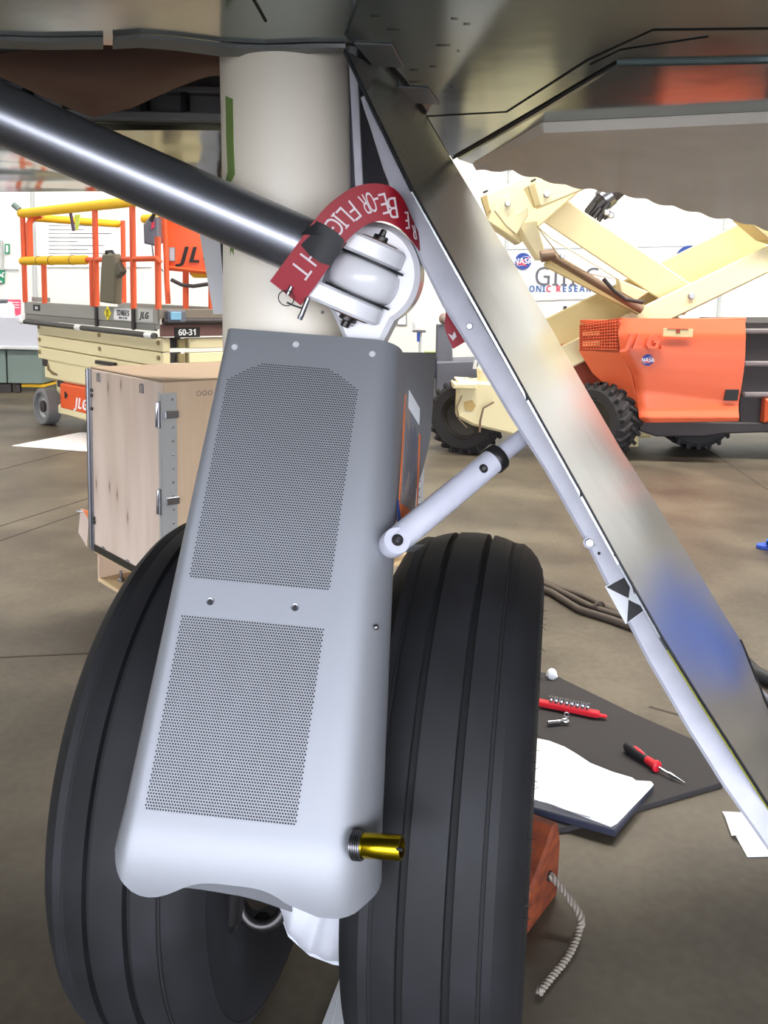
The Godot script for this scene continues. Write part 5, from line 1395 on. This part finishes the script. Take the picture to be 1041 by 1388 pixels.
# ---------------------------------------------------------------- along the back wall
func background_things():
	var zb := RZ0 + 0.03
	var wp := func(x, y) -> Vector3: return at(x, y, -zb)
	var b := thing("wall_banner", "white banner with blue insignia and grey lettering on the back wall behind the boom lift", "banner", wp.call(840, 400))
	wpart(b, "sheet", MB.new().slab([wp.call(640, 340), wp.call(950, 334), wp.call(952, 400), wp.call(640, 410)], Vector3(0, 0, -0.02)), M.sign_white)
	wpart(b, "top_edge", MB.new().tube([wp.call(640, 339), wp.call(950, 333)], 0.012, 8), M.trim)
	meatball(b, at(709, 354, -zb - 0.02), 0.118)
	var o := at(934, 352, -zb - 0.02)
	wpart(b, "round_crest", MB.new().cyl(o, o + Vector3(0, 0, 0.004), 0.2, 32), M.mark_blue)
	wpart(b, "crest_wing", MB.new().prism(T(o + Vector3(0.02, -0.01, 0.006), Basis(Vector3.BACK, 0.25)), [Vector2(-0.22, -0.02), Vector2(0.12, 0.06), Vector2(0.12, 0.02), Vector2(-0.18, -0.07)], 0.004), M.sign_white)
	var tx := func(s, x, y, h, m, w): wpart(b, "lettering", words(s, h, 0.004, "Droid Sans", w), m).transform = b.transform.affine_inverse() * T(at(x, y, -zb - 0.012), Basis(Vector3.BACK, 0.006))
	tx.call("GIII C", 768, 375, 0.26, M.print_grey, 400)
	tx.call("RY", 893, 370, 0.26, M.print_grey, 400)
	var px := 684.0
	for run in [["SUBSONI", M.print_blue], ["C", M.print_red], [" ", null], ["R", M.print_red], ["ESEARCH AIRC", M.print_blue]]:
		for ch in run[0]:
			var wd: float = {"I": 4.2, " ": 4.5, "C": 8.9, "R": 8.6, "A": 8.8, "H": 9.0, "U": 8.8, "N": 9.2, "O": 9.6}.get(ch, 7.8)
			if ch != " ": tx.call(ch, px + wd / 2, 391.5, 0.088, run[1], 700)
			px += wd
	# small wall fittings
	var box := thing("junction_box", "small white junction box high on the back wall above the cream arm", "junction box", wp.call(688, 226))
	wpart(box, "box", MB.new().box(T(wp.call(688, 226)), Vector3(0.10, 0.09, 0.06), 0.01), M.sign_white)
	wpart(box, "cover_screw", MB.new().ball(wp.call(688, 226) + Vector3(0, 0, 0.03), Vector3(0.012, 0.012, 0.006), 8, 6), M.alu)
	var ot := thing("wall_outlet", "tiny dark outlet on the white back wall under the banner", "outlet", wp.call(766, 417))
	wpart(ot, "plate", MB.new().box(T(wp.call(766, 417)), Vector3(0.05, 0.05, 0.02), 0.004), M.slate)
	wpart(ot, "face", MB.new().box(T(wp.call(766, 417) + Vector3(0, 0, 0.01)), Vector3(0.025, 0.03, 0.006)), M.black)
	var wb := thing("ruled_chart", "large white chart with faint ruled lines on the wall behind the scissor lift", "chart", wp.call(105, 350))
	wpart(wb, "sheet", MB.new().slab([wp.call(62, 296), wp.call(205, 294), wp.call(205, 362), wp.call(62, 362)], Vector3(0, 0, -0.02)), M.sign_white)
	for i in 11: wpart(wb, "ruled_line", MB.new().slab([wp.call(66, 300 + 5.4 * i), wp.call(100 + (i * 37) % 60, 300 + 5.4 * i), wp.call(100 + (i * 37) % 60, 301 + 5.4 * i), wp.call(66, 301 + 5.4 * i)], Vector3(0, 0, -0.006)).box(T(wp.call(80, 300 + 5.4 * i) + Vector3(0, 0, 0.002)), Vector3(0.3, 0.01, 0.002)), M.trim)
	var gs := thing("exit_sign", "green and white safety sign on the wall at the left edge", "sign", wp.call(2, 378))
	wpart(gs, "plate", MB.new().slab([wp.call(-14, 366), wp.call(5.5, 366), wp.call(5.5, 384), wp.call(-14, 384)], Vector3(0, 0, -0.03), 0.004), M.green_sign)
	wpart(gs, "arrow", MB.new().torus(Transform3D(Basis(Vector3.RIGHT, PI / 2), at(1, 378, -zb - 0.012)), 0.045, 0.014, 18, 6, 0.5, 5.2), M.sign_white)
	wpart(gs, "tick", MB.new().tube([at(-2, 370, -zb - 0.012), at(2, 374, -zb - 0.012), at(5, 369, -zb - 0.012)], 0.012, 6), M.sign_white)
	var gf := thing("green_frame_sign", "small white notice with a green border near the left edge of the wall", "sign", wp.call(9.5, 337))
	wpart(gf, "border", MB.new().slab([wp.call(6.5, 330.5), wp.call(12.5, 330.5), wp.call(12.5, 344), wp.call(6.5, 344)], Vector3(0, 0, -0.02)), M.green_sign)
	wpart(gf, "face", MB.new().slab([at(8, 332.5, -zb - 0.006), at(11, 332.5, -zb - 0.006), at(11, 342, -zb - 0.006), at(8, 342, -zb - 0.006)], Vector3(0, 0, -0.006)), M.sign_white)
	var sh := thing("wall_shelf_rail", "thin grey rail on the wall above the pink placard at the left", "rail", wp.call(15, 365))
	wpart(sh, "rail", MB.new().tube([wp.call(-5, 364), wp.call(25, 365.5)], 0.012, 8), M.trim)
	wpart(sh, "post", MB.new().tube([wp.call(2, 326), wp.call(3, 366)], 0.02, 8), M.trim)
	# counter with cabinets
	var cn := level(-60, 531); var z0 := cn.z
	var cab := thing("counter", "grey-green counter with a pale lilac upper front at the left edge", "counter", Vector3(-5.0, 0, z0))
	var xr := at(56, 480, -z0).x
	var ys := func(py: float) -> float: return at(30, py, -z0).y
	wpart(cab, "upper_front", MB.new().bx(xr - 3.0, xr, ys.call(470), ys.call(430), z0 - 0.6, z0, 0.01), M.lilac)
	wpart(cab, "worktop", MB.new().bx(xr - 3.0, xr, ys.call(474), ys.call(469), z0 - 0.6, z0 + 0.04, 0.008), M.trim)
	for k in 4: wpart(cab, "cabinet_door", MB.new().bx(xr - 0.402 - 0.41 * k, xr - 0.01 - 0.41 * k, ys.call(520), ys.call(475), z0 - 0.6, z0 - 0.01, 0.008), M.counter_green)
	wpart(cab, "kick_stripe", MB.new().bx(at(26, 500, -z0).x, xr, ys.call(525), ys.call(521), z0 - 0.5, z0 - 0.04, 0.004), M.rail_yellow)
	wpart(cab, "kick_board", MB.new().bx(xr - 3.0, xr, 0, ys.call(521), z0 - 0.5, z0 - 0.08), mat(rgb(90, 84, 74), 0.7))
	for x in [[-40, 13], [19, 25]]: wpart(cab, "plinth_block", MB.new().bx(at(x[0], 520, -z0).x, at(x[1], 520, -z0).x, 0.0, ys.call(521), z0 - 0.4, z0 - 0.03, 0.006), M.lift_black)
	var pk := thing("pink_placard", "pink printed placard standing on the counter at the left", "placard", at(20, 428, -z0 + 0.2))
	wpart(pk, "card", MB.new().slab([at(10, 406, -z0 + 0.2), at(28, 406, -z0 + 0.2), at(28, 426, -z0 + 0.2), at(22, 428, -z0 + 0.2), at(12, 412, -z0 + 0.2)], Vector3(0, 0, -0.01), 0.001), mat(rgb(222, 80, 110), 0.6))
	for i in 3: wpart(pk, "print_line", MB.new().box(T(at(21, 410 + 3.4 * i, -z0 + 0.192)), Vector3(0.09, 0.008, 0.002)), M.sign_white)
	var wt := thing("white_bin", "white rounded container on the counter at the left edge", "container", at(0, 430, -z0 + 0.1))
	wpart(wt, "body", MB.new().slab([at(-14, 408, -z0 + 0.1), at(11, 409, -z0 + 0.1), at(15, 416, -z0 + 0.1), at(16, 431, -z0 + 0.1), at(-14, 431, -z0 + 0.1)], Vector3(0, 0, -0.3), 0.02), M.sign_white)
	wpart(wt, "lid_edge", MB.new().tube([at(-14, 408, -z0 + 0.1), at(10, 408, -z0 + 0.1)], 0.02, 8), M.slate)
	# seen between leg and door: forklift mast, water cooler, picture frame
	var fk := thing("fork_truck", "dark slate industrial truck with an upright mast behind the off-road tyre", "truck", Vector3(at(600, 520, 9.0).x, 0, -9.0))
	wpart(fk, "mast", flatp([[592, 440], [612, 440], [614, 490], [591, 492]], 9.0, 0.15, 0.015), M.slate)
	wpart(fk, "body", flatp([[590, 490], [648, 488], [650, 580], [590, 580]], 8.98, 0.5, 0.02), M.slate)
	wpart(fk, "side_panel", flatp([[583, 485], [592, 485], [592, 512], [583, 512]], 8.9, 0.2, 0.01), M.navy)
	wpart(fk, "mast_head", MB.new().ball(at(601, 432, 9.0), Vector3(0.045, 0.055, 0.05), 14, 10), mat(rgb(140, 124, 116), 0.6))
	wpart(fk, "lever", MB.new().tube([at(645, 488, 8.9), at(643, 500, 8.9)], 0.018, 8), M.paper)
	var wc := thing("water_cooler", "small white water dispenser with a blue tap seen above the fairing's right corner", "dispenser", at(568, 460, 11.5))
	wpart(wc, "tank", MB.new().lathe(T(at(568, 446, 11.5)), [Vector2(0, 0), Vector2(0.08, 0.0), Vector2(0.085, 0.02), Vector2(0.085, 0.09), Vector2(0.06, 0.11), Vector2(0, 0.11)], 20), M.sign_white)
	wpart(wc, "shelf", MB.new().box(T(at(568, 449, 11.5)), Vector3(0.17, 0.025, 0.14), 0.004), M.slate)
	wpart(wc, "tap", MB.new().tube([at(567, 450, 11.45), at(567, 463, 11.45)], 0.02, 10), M.mark_blue)
	wpart(wc, "stand", MB.new().tube([at(570, 449, 11.5), Vector3(at(570, 449, 11.5).x, 0, -11.5)], 0.02, 10), M.trim)
	var pf := thing("wall_frame", "small grey-framed notice on the back wall just right of the leg", "frame", wp.call(546, 432))
	wpart(pf, "frame", MB.new().slab([wp.call(538, 424), wp.call(551.5, 423), wp.call(551.5, 441), wp.call(538, 441)], Vector3(0, 0, -0.02), 0.003), M.slate)
	wpart(pf, "notice", MB.new().slab([at(539, 425, -zb - 0.006), at(550.3, 424.5, -zb - 0.006), at(550.3, 440, -zb - 0.006), at(539, 440, -zb - 0.006)], Vector3(0, 0, -0.006)), M.sign_white)
	var lk := thing("green_strip", "lime green strip low on the far wall right of the fairing", "strip", at(586, 482, 12.5))
	wpart(lk, "strip", MB.new().slab([at(575, 477, 12.5), at(592, 477, 12.5), at(592, 486, 12.5), at(575, 486, 12.5)], Vector3(0, 0, -0.1), 0.01), mat(rgb(170, 186, 80), 0.6))
	wpart(lk, "foot", MB.new().slab([at(575, 485, 12.5), at(592, 485, 12.5), at(592, 524, 12.5), at(575, 524, 12.5)], Vector3(0, 0, -0.08)), M.slate)

# ---------------------------------------------------------------- things lying on the floor
func lv(list: Array, h: float) -> Array:
	var q := []
	for p in list: q.append(level(p[0], p[1], h))
	return q
func floor_things():
	var mt := single("foam_mat", MB.new().slab(lv([[700, 905], [752, 914], [765, 921], [860, 967], [942, 1003], [980, 1060], [862, 1094], [770, 1120], [690, 1130], [672, 1000]], 0.016), Vector3.DOWN * 0.016, 0.002), M.mat_foam, "black foam mat with tools lying on it right of the aircraft wheel", "mat")
	# clipboard with white sheets
	var n := thing("paper_pad", "dark navy pad under white papers on the corner of the black mat", "notepad", level(800, 1080, 0.016))
	wpart(n, "board", MB.new().slab(lv([[715, 1000], [765, 1013], [800, 1036], [886, 1063], [834, 1126], [742, 1100], [690, 1085]], 0.034), Vector3.DOWN * 0.018, 0.003), M.navy)
	wpart(n, "sheet", MB.new().slab(lv([[715, 998], [744, 1004], [765, 1012], [782, 1022], [800, 1034], [830, 1046], [857, 1054], [862, 1058], [882, 1059], [886, 1063], [884, 1066], [836, 1116], [828, 1120], [742, 1088], [690, 1075]], 0.0362), Vector3.DOWN * 0.002), M.paper)
	wpart(n, "sheet", MB.new().slab(lv([[720, 1012], [790, 1034], [846, 1060], [800, 1098], [742, 1080], [705, 1065]], 0.0372), Vector3.DOWN * 0.0008), M.paper)
	wpart(n, "clip_line", MB.new().tube(lv([[745, 1092], [800, 1108]], 0.037), 0.0010, 6), M.slate)
	# screwdriver
	var s0 := level(848, 1010, 0.032); var s1 := level(892, 1040, 0.030); var s2 := level(928, 1061, 0.022)
	var sd := thing("screwdriver", "red and black handled screwdriver lying on the black mat", "screwdriver", level(885, 1035, 0.016))
	var d := (s1 - s0).normalized()
	var hl := (s1 - s0).length()
	wpart(sd, "handle", MB.new().lathe(MB.along(s0, s1), [Vector2(0, 0), Vector2(0.010, 0.001), Vector2(0.0145, 0.008), Vector2(0.0155, hl * 0.25), Vector2(0.014, hl * 0.45), Vector2(0.0105, hl * 0.66), Vector2(0.010, hl * 0.72)], 18), M.black)
	wpart(sd, "grip", MB.new().lathe(MB.along(s0, s1), [Vector2(0.0104, hl * 0.66), Vector2(0.0112, hl * 0.74), Vector2(0.0115, hl * 0.86), Vector2(0.0150, hl * 0.90), Vector2(0.0150, hl * 0.98), Vector2(0.011, hl), Vector2(0, hl)], 18), M.tool_red, "red front grip")
	wpart(sd, "handle_inset", MB.new().ball(s0.lerp(s1, 0.36) + Vector3(0, 0.0095, 0.002), Vector3(0.0065, 0.03, 0.0065), 12, 8, MB.along(s0, s1).basis), M.tool_red)
	wpart(sd, "shaft", MB.new().tube([s1 - d * 0.004, s1.lerp(s2, 0.5)], 0.0035, 10).tube([s1.lerp(s2, 0.42), s1.lerp(s2, 0.62)], 0.0055, 10).tube([s1.lerp(s2, 0.6), s2], [0.0038, 0.0016], 10), M.chrome)
	# socket rail with sockets standing on it
	var r0 := level(728, 955, 0.020); var r1 := level(812, 972, 0.020)
	var rl := thing("socket_rail", "red socket rail holding a row of small steel sockets on the black mat", "tool rail", level(775, 968, 0.016))
	var rd := (r1 - r0).normalized(); var rs := rd.cross(Vector3.UP)
	wpart(rl, "rail", MB.new().box(Transform3D(Basis(rd, Vector3.UP, rd.cross(Vector3.UP)), (r0 + r1) / 2 + Vector3(0, 0.008, 0)), Vector3((r1 - r0).length(), 0.016, 0.028), 0.003), M.tool_red)
	wpart(rl, "end_tab", MB.new().box(Transform3D(Basis(rd, Vector3.UP, rs), r1 + rd * 0.008 + Vector3(0, 0.006, 0)), Vector3(0.03, 0.008, 0.016), 0.003), M.tool_red)
	for i in 8:
		var q := r0.lerp(r1, 0.22 + 0.085 * i) + Vector3(0, 0.016, 0) + rs * -0.002
		var sc := thing("socket", "small steel socket standing on the red rail, %s" % ["nearest the tyre", "second from the tyre", "third from the tyre", "fourth from the tyre", "fourth from the rail's free end", "third from the rail's free end", "second from the rail's free end", "nearest the rail's free end"][i], "socket", q, 0.0, "sockets on the red rail")
		part(sc, "body", MB.new().lathe(T(Vector3.ZERO), [Vector2(0, 0), Vector2(0.0065, 0), Vector2(0.0065, 0.010), Vector2(0.0055, 0.012), Vector2(0.0055, 0.018), Vector2(0.004, 0.018), Vector2(0.004, 0.010), Vector2(0, 0.010)], 14), M.chrome)
	var k := thing("loose_socket", "loose chrome socket with an open ring end in front of the red rail", "socket", level(765, 978, 0.016))
	wpart(k, "stem", MB.new().cyl(level(742, 980, 0.026), level(760, 978, 0.026), 0.0065, 14, 0.001), M.chrome)
	wpart(k, "ring", MB.new().torus(T(level(766, 977, 0.026)), 0.009, 0.0042, 20, 8), M.chrome)
	var k2 := thing("steel_ring", "small steel ring lying against the red rail", "ring", level(768, 969, 0.02))
	wpart(k2, "band", MB.new().torus(T(level(768, 969, 0.026), Basis(Vector3.RIGHT, 0.8)), 0.007, 0.0018, 18, 6), M.steel)
	var cp := thing("plastic_bulb", "small white domed cap on the mat beside the tyre's edge", "bulb", level(749, 914, 0.016))
	wpart(cp, "dome", MB.new().ball(level(748, 914, 0.03), Vector3(0.017, 0.02, 0.017), 16, 10), M.paper)
	wpart(cp, "brim", MB.new().cyl(level(748, 917, 0.016), level(748, 917, 0.016) + Vector3(0, 0.006, 0), 0.019, 20, 0.002), M.paper)
	# folded paper at the right edge
	var fp := thing("folded_paper", "folded white paper lying on the floor under the gear door's lower end", "paper", level(1015, 1130))
	wpart(fp, "lower_leaf", MB.new().slab([level(979, 1100, 0.004), level(1010, 1101, 0.006), level(1060, 1160, 0.004), level(1013, 1161, 0.003)], Vector3.DOWN * 0.0015), M.paper)
	wpart(fp, "fold", MB.new().slab([level(980, 1100, 0.006), level(1003, 1102, 0.03), level(1000, 1131, 0.018), level(992, 1133, 0.006)], Vector3(0, -0.0012, 0)), M.paper)
	# chock with rope
	var g0 := Vector3(0.272, 0, -1.575); var g1 := Vector3(0.392, 0, -1.755)
	var dir := (g1 - g0).normalized(); var left := Vector3.UP.cross(dir).normalized()
	var ch := thing("wheel_chock", "worn rust-brown wedge chock against the foot of the right-hand tyre", "chock", g0)
	var xf := Transform3D(Basis(dir, Vector3.UP, dir.cross(Vector3.UP)), g0 + left * 0.11)
	var hgt := 0.172
	wpart(ch, "wedge", MB.new().prism(xf, [Vector2(-0.02, 0.0), Vector2(0.218, 0.0), Vector2(0.222, hgt - 0.05), Vector2(0.205, hgt), Vector2(0.180, hgt + 0.004), Vector2(0.15, hgt - 0.025), Vector2(-0.02, 0.02)], 0.22, 0.006), M.chock)
	var hp := level(779, 1213, 0.05)
	var hole := Vector3(0, 0, 0)
	hole = g0 + dir * 0.165 + Vector3(0, 0.075, 0) - left * 0.001
	wpart(ch, "rope_hole", MB.new().cyl(hole + left * 0.002, hole - left * 0.0015, 0.011, 18), M.black)
	var rp := thing("chock_rope", "pale twisted rope tied through the brown wheel chock and trailing on the floor", "rope", level(775, 1260))
	var path := [hole, hole - left * 0.014 + Vector3(0, -0.004, 0), level(786, 1240, 0.035), level(784, 1262, 0.015), level(776, 1284, 0.010), level(763, 1305, 0.009), level(746, 1325, 0.009), level(730, 1346, 0.009)]
	var fine := []
	for i in path.size() - 1:
		for s in 12: fine.append(path[i].cubic_interpolate(path[i + 1], path[maxi(i - 1, 0)], path[mini(i + 2, path.size() - 1)], s / 12.0))
	for st in 3:
		var pp := []
		var len := 0.0
		for i in fine.size():
			var tn: Vector3 = (fine[mini(i + 1, fine.size() - 1)] - fine[maxi(i - 1, 0)]).normalized()
			var nn := tn.cross(Vector3(0.3, 0.2, 1)).normalized()
			if i > 0: len += fine[i].distance_to(fine[i - 1])
			var a := len * 210.0 + TAU * st / 3.0
			pp.append(fine[i] + (nn * cos(a) + tn.cross(nn) * sin(a)) * 0.0042)
		wpart(rp, "strand", MB.new().tube(pp, 0.0042, 8), M.rope)
	# white cloth bundle hanging between the wheels and the sheet below it
	var cb := thing("white_cloth", "white padded cloth bundle tucked between fairing lip and right tyre", "cloth", at(430, 1290, 1.30))
	var top := [[372, 1205], [400, 1212], [430, 1210], [456, 1200], [500, 1195]]
	var bot := [[380, 1232], [392, 1266], [420, 1291], [452, 1304], [500, 1310]]
	var cf := func(u, w):
		var kx: float = u * 4.0
		var i := mini(int(kx), 3)
		var f: float = kx - i
		var A := at(lerpf(top[i][0], top[i + 1][0], f), lerpf(top[i][1], top[i + 1][1], f), 1.16)
		var B := at(lerpf(bot[i][0], bot[i + 1][0], f), lerpf(bot[i][1], bot[i + 1][1], f), 1.30)
		return A.lerp(B, w) + Vector3(0, 0, 0.045 * sin(w * PI) * sin(clampf(u * 1.6 + 0.1, 0, 1) * PI * 0.5) + 0.003 * sin(u * 24.0 + w * 5.0))
	wpart(cb, "bundle", MB.new().shell(28, 16, func(u, w): return cf.call(u, 1.0 - w), 0.02), M.cloth)
	wpart(cb, "hem", MB.new().tube([at(381, 1234, 1.298), at(393, 1267, 1.298), at(421, 1292, 1.298), at(453, 1304, 1.298), at(480, 1308, 1.298)], 0.004, 8), M.cloth)
	var ws := thing("white_sheet", "white sheet lying on the floor between the two aircraft wheels", "sheet", level(460, 1390))
	wpart(ws, "sheet", MB.new().slab([level(467, 1308, 0.006), level(500, 1300, 0.006), level(500, 1460, 0.006), level(395, 1460, 0.006), level(437, 1386, 0.006)], Vector3.DOWN * 0.004, 0.001), M.paper)
	wpart(ws, "crease", MB.new().tube([level(466, 1318, 0.0065), level(458, 1350, 0.0065), level(448, 1392, 0.0065)], 0.0012, 6), M.paper)
	# cables
	var cbl := thing("floor_cables", "bundle of brown cables tied together on the floor behind the right tyre", "cable", level(810, 820))
	for p in [[[700, 770], [750, 795], [790, 808], [830, 828], [880, 850]], [[700, 784], [748, 803], [785, 826], [830, 840], [880, 858]], [[700, 776], [750, 797], [800, 822], [832, 833], [880, 846]]]:
		wpart(cbl, "cable", MB.new().tube(lv(p, 0.016), 0.014, 10), M.cable)
	wpart(cbl, "tie", MB.new().torus(MB.along(level(812, 824, 0.018), level(822, 829, 0.018)), 0.026, 0.006, 16, 6), M.cable)
	var hs := thing("black_hose", "thick black hose on the floor at the right edge beyond the gear door", "hose", level(1035, 920))
	wpart(hs, "hose", MB.new().tube(lv([[1000, 888], [1024, 912], [1041, 920], [1090, 934], [1180, 936], [1300, 925], [1420, 930]], 0.025), 0.024, 14), M.black)
	wpart(hs, "hose", MB.new().tube(lv([[1020, 925], [1036, 944], [1060, 962], [1130, 968], [1260, 955], [1400, 962]], 0.012), 0.011, 10), M.slate)
	var bb := thing("blue_reflection_prop", "made-up blue tub added just beyond the right edge to be mirrored in the polished door", "bin", Vector3(2.05, 0, -3.6), 0.4)  # unseen stand-in, added to put a blue reflection in the door
	part(bb, "tub", MB.new().lathe(T(Vector3.ZERO), [Vector2(0, 0), Vector2(0.2, 0), Vector2(0.21, 0.01), Vector2(0.26, 0.5), Vector2(0.25, 0.5), Vector2(0.2, 0.02), Vector2(0, 0.02)], 32), mat(rgb(40, 100, 200), 0.5))
	part(bb, "rim", MB.new().torus(T(Vector3(0, 0.5, 0)), 0.258, 0.012, 32, 8), mat(rgb(40, 100, 200), 0.5))
	var bs := thing("blue_sandal", "toe of a blue sandal at the right border of the photo", "sandal", level(1050, 742))
	var toe := []
	for kk in 15:
		var a := PI / 2 + PI * kk / 14
		toe.append(level(1048, 738, 0.022) + Vector3(0.085 * cos(a), 0, -0.045 * sin(a)))
	toe.append(level(1048, 738, 0.022) + Vector3(0.18, 0, 0.045)); toe.append(level(1048, 738, 0.022) + Vector3(0.18, 0, -0.045))
	wpart(bs, "sole", MB.new().slab(toe, Vector3.DOWN * 0.022, 0.004), mat(rgb(44, 84, 190), 0.5))
	wpart(bs, "strap", MB.new().tube([level(1042, 741, 0.02) + Vector3(0, 0, 0.03), level(1042, 736, 0.06), level(1045, 735, 0.02) + Vector3(0, 0, -0.03)], 0.012, 10), mat(rgb(40, 120, 220), 0.5))
